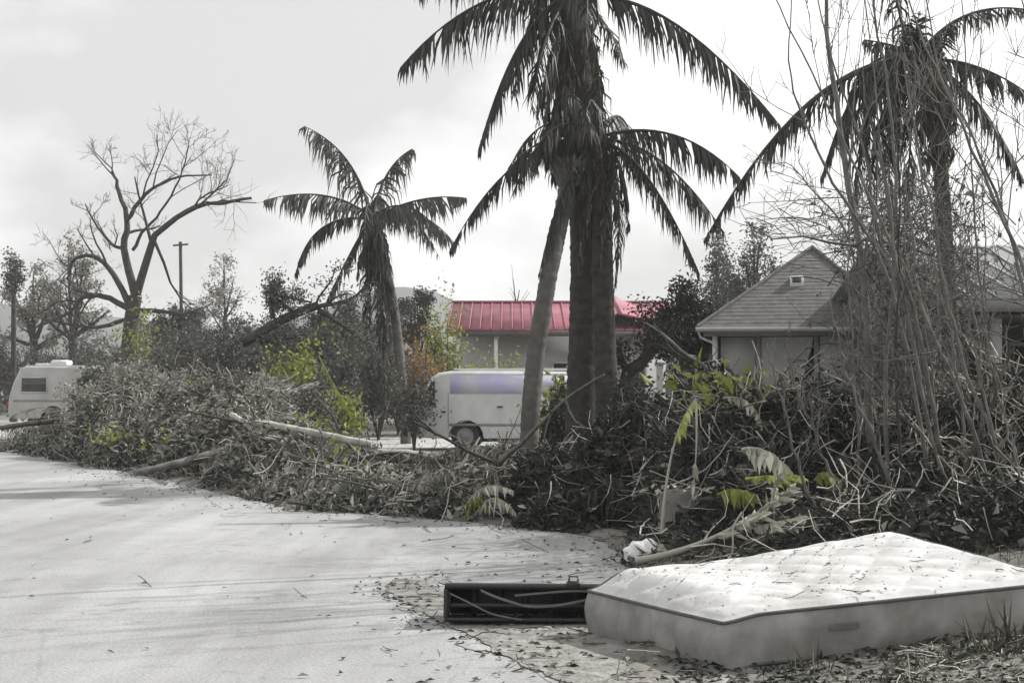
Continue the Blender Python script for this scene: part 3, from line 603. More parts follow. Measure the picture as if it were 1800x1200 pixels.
# leaning pale palm of the clump
t, b, tp = palm('slender pale palm trunk leaning into the middle clump', (930, 800), 23.4, [(930, 780), (940, 640), (962, 500), (985, 390, .3), (1003, 300, .6)], .19, .15)
palm_trunk(t, tp, .16, .13, 'palmbark_pale', boots=.06); q = PP(b, 24.0)
for a, c, e, kw in [((1003, 300), (975, 330, -.3), (958, 490, -.4), dict(n=50, L_=.55)), ((1003, 300), (985, 340, .5), (945, 560, .2), dict(n=50, L_=.5)), ((1003, 296), (1010, 220, 1.2), (1000, 330, 2.4), dict(n=50, L_=.6)), ((1003, 298), (1030, 330, .5), (1070, 480, .9), dict(n=54, L_=.6)),
                    ((1003, 296), (985, 200, .8), (940, 300, 1.6), dict(n=50, L_=.55))]:
    frond(t, q(*a), q(*c), q(*e), droop=1.5, r=.03, gap=.25, m='palm_dead', stem='palm_dead', **kw)
# left palm
t, b, tp = palm('palm with a shaggy skirt of dead fronds standing beyond the driveway', (714, 780), 40.0, [(710, 700), (702, 620), (690, 530), (670, 440), (655, 388)], .20, .17)
palm_trunk(t, tp, .13, .15, 'palmbark_pale', boots=.1); q = PP(b, 40.0)
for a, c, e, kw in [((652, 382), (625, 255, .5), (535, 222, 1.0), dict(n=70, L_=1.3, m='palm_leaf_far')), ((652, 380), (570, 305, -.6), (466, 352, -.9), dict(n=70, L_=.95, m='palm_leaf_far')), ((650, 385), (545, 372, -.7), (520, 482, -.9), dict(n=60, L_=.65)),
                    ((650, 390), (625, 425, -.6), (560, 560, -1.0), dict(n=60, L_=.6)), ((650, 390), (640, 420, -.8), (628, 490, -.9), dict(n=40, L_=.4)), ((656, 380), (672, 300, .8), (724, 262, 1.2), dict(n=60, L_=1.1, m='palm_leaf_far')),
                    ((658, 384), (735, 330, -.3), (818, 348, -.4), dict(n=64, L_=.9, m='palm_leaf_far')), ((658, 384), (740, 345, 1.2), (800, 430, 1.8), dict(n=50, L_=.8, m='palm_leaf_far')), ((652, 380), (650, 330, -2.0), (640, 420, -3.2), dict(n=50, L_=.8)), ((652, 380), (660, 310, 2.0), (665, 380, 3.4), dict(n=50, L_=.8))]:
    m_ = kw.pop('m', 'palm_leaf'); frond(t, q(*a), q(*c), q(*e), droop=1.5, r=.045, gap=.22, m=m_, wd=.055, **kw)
for x0, x1, y1 in ((650, 640, 560), (655, 655, 650), (660, 668, 680), (664, 688, 600), (668, 690, 520), (660, 645, 620), (658, 672, 560), (666, 684, 650), (656, 660, 520), (648, 632, 470), (670, 698, 560), (662, 676, 720)):
    frond(t, q(x0, 395, R.normal(-.3, .3)), q((x0 * 2 + x1) / 3, 425, R.normal(-.5, .3)), q(x1, y1, R.normal(-.4, .3)), n=56, L_=.6, m='palm_dead' if R.random() < .4 else 'palm_leaf', stem='palm_dead', droop=1.6, r=.04, gap=.15, wd=.07, name='dead_frond')
for k in range(4):
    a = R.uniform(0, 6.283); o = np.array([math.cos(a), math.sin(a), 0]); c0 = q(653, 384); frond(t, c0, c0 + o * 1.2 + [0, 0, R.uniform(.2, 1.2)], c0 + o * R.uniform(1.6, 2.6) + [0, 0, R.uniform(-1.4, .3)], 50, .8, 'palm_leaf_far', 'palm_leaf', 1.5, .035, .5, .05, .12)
# right palm
t, b, tp = palm('palm with broken drooping crown rising behind the saplings', (1690, 790), 20.0, [(1684, 700), (1668, 520), (1660, 400), (1652, 280), (1638, 170), (1615, 105)], .15, .13)
palm_trunk(t, tp, .115, .10, boots=.12); q = PP(b, 20.0)
for a, c, e, kw in [((1605, 105), (1420, 110, -.4), (1240, 420, -.8), dict(n=90, L_=.55, r=.06)), ((1620, 105), (1715, 95, -.3), (1812, 168, -.4), dict(n=60, L_=.5)), ((1625, 112), (1720, 140, .3), (1805, 330, .4), dict(n=70, L_=.5)),
                    ((1615, 98), (1680, -10, .5), (1830, 22, .8), dict(n=60, L_=.4)), ((1600, 100), (1545, 110, -.6), (1500, 380, -.8), dict(n=70, L_=.6)), ((1605, 105), (1560, 150, -.7), (1572, 400, -.8), dict(n=60, L_=.6)),
                    ((1600, 100), (1500, 90, -.3), (1445, 310, -.3), dict(n=64, L_=.6)), ((1608, 108), (1615, 170, -.8), (1592, 360, -.9), dict(n=60, L_=.6)), ((1600, 95), (1580, 10, .2), (1560, -90, .6), dict(n=50, L_=.45)),
                    ((1612, 95), (1640, 70, -.4), (1668, 45, -.5), dict(n=26, L_=.40, droop=.4)), ((1608, 92), (1610, 60, -.4), (1615, 25, -.4), dict(n=24, L_=.35, droop=.3)), ((1600, 95), (1570, 80, .2), (1520, 70, .4), dict(n=30, L_=.5)),
                    ((1600, 108), (1550, 190, .5), (1530, 330, .8), dict(n=60, L_=.7)), ((1602, 100), (1530, 120, 1.2), (1480, 260, 1.8), dict(n=60, L_=.7)), ((1610, 100), (1600, 20, 1.5), (1590, 60, 2.8), dict(n=50, L_=.6))]:
    dp = kw.pop('droop', 1.25); r_ = kw.pop('r', .035); frond(t, q(*a), q(*c), q(*e), droop=dp * 1.3, r=r_, gap=.18, m='palm_leaf', wd=.034, **kw)
skirt(t, q(1600, 110), 9, .7, 1.7, 'palm_dead', .6); skirt(t, q(1575, 95), 8, .6, 1.6, 'palm_leaf', .6)

# ------------------------------------------------------------------ bare trees, saplings, shrubs
def sub_branches(paths, rads, lv, out, dens=1.0, up=.25, len_f=.45, minr=.004):
    """grow side branches off each polyline; out collects (level, path, radius)"""
    for p, r in zip(paths, rads):
        ln = np.linalg.norm(np.diff(p, axis=0), axis=1).sum(); n = max(1, int(dens * R.uniform(3, 6)))
        nxt, nr = [], []
        for _ in range(n):
            u = R.uniform(.25, 1.0); i = min(int(u * (len(p) - 1)), len(p) - 2); f = u * (len(p) - 1) - i; s = p[i] + (p[i + 1] - p[i]) * f
            tg = nrm(p[i + 1] - p[i]); d = nrm(tg * R.uniform(.4, 1.0) + R.normal(0, .55, 3) + np.array([0, 0, up])); l = ln * len_f * R.uniform(.5, 1.2) * (1.15 - .5 * u)
            w = [s]; dd = d
            for k in range(4): dd = nrm(dd + R.normal(0, .22, 3) + np.array([0, 0, up * .25])); w.append(w[-1] + dd * l / 4)
            rr = max(minr, np.interp(u, [0, 1], [r[0], r[1]]) * .5); nxt.append(np.array(w)); nr.append((rr, max(minr * .6, rr * .35)))
        out.extend((lv, a, c) for a, c in zip(nxt, nr))
        if lv < 3 and len(nxt): sub_branches(nxt, nr, lv + 1, out, dens, up, len_f * 1.05, minr) if lv < MAXLV[0] else None
MAXLV = [2]
def branch_mesh(out, lv_sel, sides=4):
    sel = [(p, c) for lv, p, c in out if lv in lv_sel]
    if not sel: return None
    return Geo().tubes(np.array([p for p, c in sel]), np.array([np.linspace(c[0], c[1], 5) for p, c in sel]), sides)
def tips(out, lv_min=2):
    return np.array([p[k] for lv, p, c in out if lv >= lv_min for k in (2, 3, 4)])
def leaf_cloud(pts, n, sp, ln, wd):
    i = R.integers(0, len(pts), n); c = pts[i] + R.normal(0, sp, (n, 3)); d = R.normal(0, 1, (n, 3)) + [0, 0, -.3]; nn = R.normal(0, 1, (n, 3)) + [0, 0, .6]
    return Geo().leaves(c, d, nn, R.uniform(.6, 1.3, n) * ln, R.uniform(.6, 1.3, n) * wd)
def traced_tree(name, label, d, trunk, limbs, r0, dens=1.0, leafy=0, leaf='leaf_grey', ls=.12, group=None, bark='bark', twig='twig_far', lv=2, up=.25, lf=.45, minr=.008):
    """trunk and limbs given as photo positions with a real depth, limbs swing towards and away from the viewer"""
    base = P(trunk[0][0], trunk[0][1], d); base[2] = ground_at(base[0], d) - .05
    t = thing(name, label, 'tree', tuple(base), 0, group)
    tp = smooth_path([np.zeros(3)] + [P(x, y, d) - base for x, y in trunk[1:]], 14)
    Geo().tube(tp, r0, r0 * .7, 8, rad=np.interp(np.linspace(0, 1, 14), [0, .12, 1], [r0 * 1.4, r0, r0 * .75])).build('trunk', bark, t, True)
    P1, R1 = [], []
    for lm in limbs:
        rr = lm[0]; sw = R.uniform(-1, 1) * .25; q = [P(x, y, d) - base for x, y in lm[1:]]; L0 = np.linalg.norm(q[-1] - q[0])
        for k in range(1, len(q)): q[k] = q[k] + np.array([0, sw * L0 * k / len(q), 0])
        pth = smooth_path(q, 16); pth[1:] += R.normal(0, .012 * L0 / 3, (15, 3))
        Geo().tube(pth, rr, rr * .3, 6, rad=np.linspace(rr, rr * .28, 16)).build('limb', bark, t, True); P1.append(pth); R1.append((rr, rr * .3))
    out = []; MAXLV[0] = lv; sub_branches(P1, R1, 1, out, dens, up, lf, minr)
    g = branch_mesh(out, (1,), 4); cr = g.build('branches', bark, t, kind='stuff')
    g = branch_mesh(out, (2, 3), 3)
    if g: g.build('twigs', twig, t, kind='stuff')
    if leafy:
        tpz = tips(out, min(2, lv)); leaf_cloud(tpz, int(leafy * 2.2), .14, ls * .68, ls * .34).build('crown', leaf, t, kind='stuff')
    return t
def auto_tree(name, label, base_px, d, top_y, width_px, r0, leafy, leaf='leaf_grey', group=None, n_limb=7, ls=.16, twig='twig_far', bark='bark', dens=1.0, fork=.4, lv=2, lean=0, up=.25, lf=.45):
    bx = base_px; h0 = 690; ty = top_y; limbs = []; fy = h0 + (ty - h0) * fork
    for k in range(n_limb):
        a = (k + .5) / n_limb * 2 - 1 + R.normal(0, .12); y1 = ty + (fy - ty) * abs(a) ** 1.5 * .8 + R.uniform(0, 12); x1 = bx + lean + a * width_px * .5
        s = R.uniform(.75, 1.0); sx, sy = bx + lean * .5 * s, h0 + (fy - h0) * s
        limbs.append((r0 * R.uniform(.4, .65), (sx, sy), (sx + (x1 - sx) * .45 + R.normal(0, 5), sy + (y1 - sy) * .45), (x1, y1)))
    return traced_tree(name, label, d, [(bx, 700), (bx + lean * .25, (h0 + fy) / 2), (bx + lean * .5, fy)], limbs, r0, dens, leafy, leaf, ls, group, bark, twig, lv, up, lf, minr=.010)

traced_tree('bare_tree', 'large leafless tree with wide forked dark limbs beyond the motorhome', 54.0, [(226, 700), (226, 640), (230, 570), (238, 520)],
    [(.17, (238, 520), (220, 440), (222, 388), (208, 335), (196, 298)), (.09, (222, 388), (250, 350), (275, 331), (320, 312), (376, 312)), (.08, (217, 437), (195, 428), (165, 390), (148, 358)),
     (.17, (240, 518), (262, 455), (280, 415), (325, 380), (370, 363), (410, 362), (452, 354)), (.07, (233, 440), (250, 410), (275, 383), (300, 345), (322, 300), (332, 255)),
     (.14, (230, 540), (200, 485), (165, 450), (125, 455), (112, 490)), (.14, (232, 545), (185, 522), (150, 522), (125, 550), (58, 582)), (.12, (236, 545), (310, 550), (352, 566)),
     (.10, (230, 560), (170, 575), (110, 568), (62, 556))], .34, dens=1.35, minr=.007, up=.22, lv=3, lf=.55)
far = 'battered trees beyond the roadside debris'
auto_tree('battered_tree', 'battered sparse tree standing left of the tall forked tree', 60, 64, 470, 190, .22, 1300, 'leaf_pale', group=far, ls=.26)  # paler leaf colour stands in for haze on this distant crown
auto_tree('battered_tree', 'battered twiggy tree tight against the left side of the forked tree', 128, 60, 440, 150, .2, 900, 'leaf_pale', group=far, ls=.26, dens=1.2)  # crown lightened by leaf colour to look hazed
auto_tree('battered_tree', 'low battered tree beneath the snapped wooden pole', 330, 58, 540, 160, .2, 2200, group=far, ls=.24)
auto_tree('battered_tree', 'battered leafy tree just left of the shaggy palm', 590, 50, 545, 190, .2, 2600, group=far, ls=.22)
auto_tree('battered_tree', 'battered tree behind the uprooted trunk on the pile', 470, 56, 570, 180, .2, 2200, group=far, ls=.22)
auto_tree('slender_tree', 'slender tree with one small leafy clump at its top above the debris', 395, 70, 458, 76, .12, 700, 'leaf_pale', n_limb=6, ls=.22, fork=.58)  # haze put into the pale leaf colour of this far tree
auto_tree('slender_tree', 'thin trunk with a small tuft of leaves left behind the motorhome', 24, 62, 462, 34, .13, 420, 'leaf_grey', n_limb=4, ls=.24, fork=.9)
dk = 'dark evergreen trees between the houses'
auto_tree('evergreen_tree', 'tallest dark evergreen crowding the left eave of the hipped roof house', 1205, 31, 522, 110, .16, 4200, 'leaf_dark', dk, 10, .17, fork=.35, dens=1.4)
auto_tree('evergreen_tree', 'dark evergreen squeezed behind the hipped roof house corner', 1232, 34, 545, 80, .14, 2600, 'leaf_dark', dk, 9, .18, fork=.3, dens=1.3)
auto_tree('cypress_tree', 'narrow grey tree standing up behind the hipped roof house', 1262, 52, 445, 46, .15, 2600, 'leaf_grey', None, 9, .2, fork=.2, dens=1.2)
auto_tree('battered_tree', 'half stripped tree overhanging the ridge of the hipped roof house', 1330, 46, 425, 120, .18, 1300, 'leaf_grey', None, 8, .2)
auto_tree('battered_tree', 'bushy stripped tree standing at the end of the red roof', 735, 66, 508, 70, .16, 1500, 'leaf_dark', None, 7, .25)
auto_tree('bare_tree', 'small twisted bare tree showing above the red roof', 900, 64, 486, 80, .12, 0, n_limb=6, lv=1, up=.1)
mapk = 'flowering shrubs in the yard'
def shrub(label, px, d, top_y, wpx, leaf, n, ls, group=None, name='shrub', base_y=None):
    b = P(px, 700, d); b[2] = (ground_at(b[0], d)) - .03; h = P(px, top_y, d)[2] - b[2]; w = wpx / F * d
    if base_y is not None: pass
    t = thing(name, label, 'shrub', tuple(b), 0, group); k = 11; a = R.uniform(0, 6.283, k)
    P1 = [smooth_path([(0, 0, 0), (math.cos(x) * w * .15, math.sin(x) * w * .15, h * .4), (math.cos(x) * w * .45 * s, math.sin(x) * w * .45 * s, h * R.uniform(.6, .98))], 8) for x, s in zip(a, R.uniform(.3, 1.0, k))]
    for p in P1: Geo().tube(p, .022, .007, 5).build('stem', 'bark', t)
    out = []; MAXLV[0] = 1; sub_branches(P1, [(.022, .008)] * k, 1, out, 1.3, .2, .4, .005); branch_mesh(out, (1,), 3).build('twigs', 'twig', t, kind='stuff')
    pts = np.vstack([tips(out, 1)] + [p[3:] for p in P1]); leaf_cloud(pts, n, .10 + ls * .3, ls, ls * .5).build('crown', leaf, t, kind='stuff'); return t
shrub('yellow green leafy shrub showing over the middle of the debris pile', 515, 35.5, 585, 120, 'leaf_green', 1100, .14)
shrub('ragged grey shrub pressed against the cab of the van', 728, 35.0, 652, 44, 'leaf_grey', 1500, .11)
shrub('bright green bush growing beside the bare forked tree', 243, 52, 530, 60, 'leaf_green', 500, .2)
shrub('upright green plant at the edge of the driveway', 604, 33, 690, 60, 'leaf_green', 500, .15)
shrub('orange flowered bush beside the shaggy palm', 738, 44, 575, 60, 'leaf_orange', 700, .15)
shrub('tall yellow green bush in front of the red roof end', 790, 47, 545, 100, 'leaf_green', 1300, .16)
shrub('low green bush growing behind the van roof', 870, 46, 618, 90, 'leaf_green', 700, .15)
shrub('green leafy plant between the pale palm and the tallest palm', 972, 27, 655, 60, 'leaf_green', 500, .14)
for px_, d, ty, w, n, m_ in ((150, 36, 672, 90, 3000, 'leaf_pale'), (205, 35, 655, 100, 4200, 'leaf_pale'), (265, 33.5, 650, 110, 4600, 'leaf_pale'), (325, 32, 668, 110, 4200, 'leaf_grey'), (395, 30.5, 655, 110, 4200, 'leaf_grey'), (470, 29, 672, 110, 4000, 'leaf_pale'), (540, 28.5, 690, 80, 2600, 'leaf_grey')):
    shrub('flattened pale leafy bough heaped up in the roadside debris', px_, d, ty, w, m_, n, .10, 'leafy boughs in the roadside pile', name='leafy_bough')
for px_, d, ty, w, n in ((40, 63, 600, 120, 3000), (110, 61, 590, 130, 3500), (180, 59, 575, 130, 4000), (300, 56, 570, 140, 4500), (420, 52, 555, 150, 5500), (500, 50, 560, 150, 5500), (360, 53, 565, 140, 5000), (545, 47, 575, 150, 5500), (630, 47, 565, 150, 5500), (210, 41, 640, 150, 6000), (290, 40, 625, 160, 6500), (370, 38, 620, 160, 6500), (450, 37, 630, 160, 6500), (530, 38, 645, 150, 6000), (590, 41, 640, 120, 5000), (670, 50, 560, 120, 4500), (600, 44, 625, 110, 2600), (665, 43, 600, 110, 2600), (560, 42, 640, 110, 2400), (700, 46, 640, 80, 1800), (440, 44, 620, 120, 2600), (380, 47, 605, 120, 2600), (320, 46, 600, 120, 2400), (270, 45, 610, 110, 2200)):
    shrub('dense grey leafless hedge shrub behind the roadside debris', px_, d, ty, w, 'leaf_grey', n, .14, 'grey shrubs behind the roadside debris')
for px_, d, ty, w, n in ((1120, 24, 680, 90, 1500), (1210, 23, 665, 100, 1900), (1300, 22, 715, 130, 1900), (985, 26.5, 690, 70, 1200), (1110, 22, 700, 90, 1500)):
    shrub('dark weedy shrub in front of the hipped roof house', px_, d, ty, w, 'leaf_dark', n, .12, 'dark shrubs in front of the hipped roof house')
for k in range(9):
    shrub('grey green shrub crowding the front of the low porch house', 1430 + k * 45 + R.normal(0, 12), R.uniform(16.5, 20), R.uniform(690, 760), R.uniform(110, 160), 'leaf_dark' if k % 3 else 'leaf_grey', 1600, .10, 'shrubs before the right hand houses')
# far wooded band: one mass
g = Geo(); n = 26000; x = R.uniform(-75, 75, n); y = R.uniform(78, 96, n); hh = (2.6 + 1.6 * np.abs(wob(x * .28, y * .1)) + .9 * np.abs(wob(x * .9, 3 + y * 0))); z = R.uniform(0, 1, n) ** .7 * hh
g.leaves(np.column_stack([x, y, z]), R.normal(0, 1, (n, 3)), R.normal(0, 1, (n, 3)), R.uniform(.3, .8, n), R.uniform(.2, .45, n)); 
tag(g.build('woodland', 'leaf_grey', kind='stuff'), 'far grey wood closing the view behind the houses', 'woodland')

# ------------------------------------------------------------------ poles
def pole(label, px, d, top_y, r):
    b = P(px, 700, d); b[2] = ground_at(b[0], d) - .1; t = thing('utility_pole', label, 'pole', tuple(b)); h = P(px, top_y, d)[2] - b[2]
    Geo().tube([(0, 0, 0), (.03, 0, h * .5), (-.02, 0, h)], r, r * .8, 8).build('shaft', 'pole_wood', t, True)
    Geo().tube([(-.32, 0, h - .15), (.30, 0, h - .10)], .04, .04, 5).build('stub_arm', 'pole_wood', t)
pole('thin wooden pole snapped short to the right of the forked tree', 318, 58, 425, .085)
b = P(1160, 645, 27.5); t = thing('timber_post', 'short pale timber post standing by the dark evergreens', 'post', (b[0], 27.5, ground_at(b[0], 27.5)))
Geo().box((-.07, -.07, -.05), (.07, .07, b[2]), .01).build('shaft', 'wall_light', t); Geo().box((-.10, -.10, b[2] + .001), (.10, .10, b[2] + .06), .012).build('cap', 'wall_light', t)

# ------------------------------------------------------------------ debris heaps
BLOBS = {'left': [(-11.6, 36.6, .45, 1.3, 1.6), (-10.2, 35.2, .9, 1.2, 2.0), (-8.6, 33.4, 1.6, 1.4, 2.4), (-6.8, 30.6, 1.35, 1.6, 2.4), (-7.6, 36.5, 1.7, 2.0, 3), (-5.1, 27.4, 1.25, 1.3, 2.0), (-5.6, 33, 1.45, 1.6, 2.6), (-4.2, 25.7, .95, .9, 1.5), (-4.0, 23.6, .75, .8, 1.1), (-3.0, 21.9, .6, .9, .9), (-2.5, 20.5, .42, 1.0, .6), (-1.6, 19.0, .32, 1.1, .8), (-.3, 18.0, .30, 1.0, .7), (-.6, 19.6, .32, 1.2, .8), (-2.1, 24.2, .28, .9, .8), (-.9, 23.4, .38, 1.2, 1.0), (.2, 25.2, .5, 1.0, 1.4), (-.6, 29.5, .3, 1.0, .9), (.6, 30.5, .45, 1.0, 1.2), (-3.4, 30.5, .4, .7, 1.0)],
         'middle': [(.8, 17.9, .75, .8, 1.0), (1.5, 17.4, 1.1, .8, 1.0), (.35, 19.6, .45, .7, .8), (1.0, 16.3, .4, .7, .5), (2.0, 16.6, .9, .6, .9)],
         'right': [(2.3, 15.5, 1.35, .75, 1.1), (3.1, 15.0, 1.25, .8, 1.0), (2.1, 14.0, .45, .7, .7), (3.9, 14.6, .85, .9, 1.1), (5.1, 14.6, 1.1, 1.2, 1.4), (6.4, 14.2, 1.35, 1.3, 1.5), (3.0, 12.6, .30, .8, .7), (4.4, 12.8, .55, 1.0, .9), (5.6, 12.2, .6, 1.0, 1.0), (1.7, 12.9, .16, .6, .5), (3.7, 11.3, .34, .9, .7), (4.9, 11.0, .5, 1.0, .8), (2.7, 11.5, .2, .7, .5), (4.6, 9.9, .3, .6, .7)]}
def heap_h(x, y, key):
    h = np.zeros_like(np.asarray(x, float))
    for bx, by, bh, rx, ry in BLOBS[key]:
        q = ((x - bx) / rx) ** 2 + ((y - by) / ry) ** 2
        h = np.maximum(h, bh * np.clip(1 - q / 1.9, 0, 1) ** .75)
    return h * (1 + .22 * wob(x * 1.6 + 5, y * 1.4) + .20 * wob(x * 4.1, y * 3.7 + 2))
def heap_points(key, n, lift=(-.15, .12)):
    B = BLOBS[key]; wts = np.array([rx * ry * (bh + .3) / (by / 20) ** 1.2 for bx, by, bh, rx, ry in B]); i = R.choice(len(B), n, p=wts / wts.sum()); B = np.array(B)[i]
    a = R.uniform(0, 6.283, n); r = np.sqrt(R.uniform(0, 1, n)) * 1.45; x = B[:, 0] + np.cos(a) * r * B[:, 3]; y = B[:, 1] + np.sin(a) * r * B[:, 4]
    h = heap_h(x, y, key); z = ground_h(x, y) + h * R.uniform(.55, 1.08, n) ** .6 + R.uniform(*lift, n) * (h > .12) * (0.3 + h)
    return np.column_stack([x, y, np.maximum(z, ground_h(x, y) + .02)]), h
def twig_paths(c, ln, flat=.55, bend=.25):
    n = len(c); d = R.normal(0, 1, (n, 3)); d[:, 2] *= flat; d = nrm(d); k = 4; pts = [c - d * ln[:, None] * .5]
    for j in range(k): d = nrm(d + R.normal(0, bend, (n, 3))); pts.append(pts[-1] + d * ln[:, None] / k)
    return np.stack(pts, 1)
HN = {'left': (125000, 1300, 1700), 'middle': (30000, 400, 160), 'right': (42000, 1000, 1300)}
HL = {'left': ('debris_pile', 'long grey pile of storm debris, twigs and leaves along the road edge'), 'middle': ('debris_heap', 'dark shadowed heap of broken foliage at the foot of the palm clump'), 'right': ('brush_heap', 'dark tangled brush heap with dry fronds behind the mattress')}
for key in ('left', 'middle', 'right'):
    B = np.array(BLOBS[key]); x0, x1 = (B[:, 0] - 1.4 * B[:, 3]).min(), (B[:, 0] + 1.4 * B[:, 3]).max(); y0, y1 = (B[:, 1] - 1.4 * B[:, 4]).min(), (B[:, 1] + 1.4 * B[:, 4]).max()
    st = .16; gx = np.arange(x0, x1, st); gy = np.arange(y0, y1, st); X, Y = np.meshgrid(gx, gy, indexing='ij'); H = heap_h(X, Y, key)
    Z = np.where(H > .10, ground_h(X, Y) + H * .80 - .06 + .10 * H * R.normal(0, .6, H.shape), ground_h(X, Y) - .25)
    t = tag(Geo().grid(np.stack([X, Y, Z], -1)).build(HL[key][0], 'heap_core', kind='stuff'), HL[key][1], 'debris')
    nl, ntw, npale = HN[key]
    c, h = heap_points(key, nl); n = len(c)
    sz = (.05 + .13 * R.random(n) ** 1.6) * (1.05 if key == 'left' else 1.0)
    main = 'leaf_grey' if key == 'left' else 'leaf_dark'  # middle and right heaps get darker leaves, their shade put into the colour
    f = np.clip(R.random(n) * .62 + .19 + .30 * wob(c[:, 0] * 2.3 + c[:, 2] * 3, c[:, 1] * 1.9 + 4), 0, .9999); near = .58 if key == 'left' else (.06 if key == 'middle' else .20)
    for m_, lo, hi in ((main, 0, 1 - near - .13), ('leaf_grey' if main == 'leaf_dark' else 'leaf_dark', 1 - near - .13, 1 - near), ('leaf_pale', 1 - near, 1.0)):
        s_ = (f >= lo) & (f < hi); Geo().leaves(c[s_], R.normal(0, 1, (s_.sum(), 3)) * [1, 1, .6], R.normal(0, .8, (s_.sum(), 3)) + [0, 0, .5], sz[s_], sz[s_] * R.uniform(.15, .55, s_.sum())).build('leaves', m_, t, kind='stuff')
    c, h = heap_points(key, ntw, (-.05, .16)); ln = R.uniform(.3, 1.3, ntw) * (1.2 if key == 'left' else .9); p = twig_paths(c, ln); r = (.003 + .013 * R.random(ntw) ** 3)[:, None] * np.linspace(1, .4, 5)[None]
    Geo().tubes(p, r, 3).build('twigs', 'twig' if key == 'left' else 'twig_dark', t, kind='stuff')
    c, h = heap_points(key, npale, (.0, .2)); ln = R.uniform(.25, .9, npale); p = twig_paths(c, ln, .6, .3); r = R.uniform(.004, .011, npale)[:, None] * np.linspace(1, .4, 5)[None]
    Geo().tubes(p, r, 3).build('dry_stalks', 'twig_pale', t, kind='stuff')
    if key != 'middle':
        k = 20 if key == 'left' else 4
        for j in range(k):
            c, h = heap_points(key, 1, (0, .1)); cc = c[0] + R.normal(0, .16, (60, 3)) * [1.6, 1, .7]
            Geo().leaves(cc, R.normal(0, 1, (60, 3)), R.normal(0, 1, (60, 3)) + [0, 0, .5], R.uniform(.10, .2, 60), R.uniform(.05, .09, 60)).build('green_leaves', 'leaf_green', t, kind='stuff')

# torn fronds and leafy boughs worked into the heaps
def torn_frond(label, group, key, m, far_):
    B = BLOBS[key][R.integers(0, len(BLOBS[key]))]; x = B[0] + R.normal(0, .55) * B[3]; y = B[1] - abs(R.normal(0, .6)) * B[4]
    if key == 'right': y = max(y, 13.7 + R.random())
    z = ground_at(x, y) + float(heap_h(np.array([x]), np.array([y]), key)[0]) * .9
    a = R.uniform(0, 6.283); l = R.uniform(.8, 1.9) * (1.25 if far_ else .7); t = thing('torn_frond', label, 'palm frond', (x, y, z), a, group); l2 = l * R.uniform(.75, 1.0)
    frond(t, (0, 0, -.08), (l * .5, R.normal(0, .2), R.uniform(.1, .55)), (l2, R.normal(0, .4), R.uniform(-.35, .25)), 34, R.uniform(.25, .5), m, m, R.uniform(.4, 1.5), R.uniform(.012, .024) * (1 if far_ else .7), .45, R.uniform(.03, .06) * (1 if far_ else .6), .12, name='stalk')
for k in range(44): torn_frond('torn palm frond half buried in the long roadside debris pile', 'torn fronds in the roadside pile', 'left', ('leaf_grey', 'leaf_pale', 'palm_dead', 'leaf_grey')[k % 4], True)
for k in range(14): torn_frond('torn dark frond sagging over the heap below the palm clump', 'torn fronds below the palm clump', 'middle', ('palm_dead', 'leaf_dark', 'leaf_dark')[k % 3], False)
for k in range(22): torn_frond('torn frond tangled in the brush heap behind the mattress', 'torn fronds in the brush heap', 'right', ('palm_dead', 'leaf_dark', 'leaf_dark', 'palm_dead', 'leaf_grey', 'frond_dry')[k % 6], False)
# single broken branches thrown on the heaps
def heap_z(x, y):
    x = np.array([x]); y = np.array([y]); return float(ground_h(x, y)[0] + max(heap_h(x, y, k)[0] for k in BLOBS))
def broken_branch(label, group, x, y, ln, r, ang, tilt, m, z=None, forks=4, name='broken_branch'):
    z = heap_z(x, y) + .02 if z is None else z; t = thing(name, label, 'branch', (x, y, z), ang, group); d = np.array([math.cos(tilt), 0, math.sin(tilt)])
    pts = [np.array([-ln * .4, 0, -.1]) * 1.0]; dd = d.copy()
    for k in range(7): dd = nrm(dd + R.normal(0, .11, 3)); pts.append(pts[-1] + dd * ln / 7)
    pts = smooth_path(pts, 18); Geo().tube(pts, 0, 0, 6, rad=np.linspace(r, r * .35, 18)).build('stem', m, t, True)
    for k in range(forks):
        i = int(R.uniform(.3, .95) * 16); q = [pts[i]]; dd = nrm(pts[i + 1] - pts[i] + R.normal(0, .5, 3)); l = ln * R.uniform(.15, .4)
        for j in range(4): dd = nrm(dd + R.normal(0, .22, 3)); q.append(q[-1] + dd * l / 4)
        Geo().tube(q, r * .45, r * .12, 5).build('fork', m, t, True)
    return t
for k in range(20):
    B = BLOBS['left'][R.integers(1, 14)]; broken_branch('broken bare branch flung onto the long roadside debris pile', 'broken branches on the roadside pile', B[0] + R.normal(0, .5) * B[3], B[1] - abs(R.normal(0, .5)) * B[4], R.uniform(1.0, 2.6), R.uniform(.02, .05), R.uniform(0, 6.28), R.uniform(-.1, .5), 'bark_grey' if k % 3 else 'bark')
for k in range(12):
    B = BLOBS['right'][R.integers(0, 8)]; broken_branch('broken grey branch caught in the brush heap behind the mattress', 'broken branches in the brush heap', B[0] + R.normal(0, .4) * B[3], B[1] + R.normal(0, .4) * B[4], R.uniform(.9, 2.0), R.uniform(.012, .03), R.uniform(0, 6.28), R.uniform(0, .9), 'bark_grey' if k % 2 else 'bark')
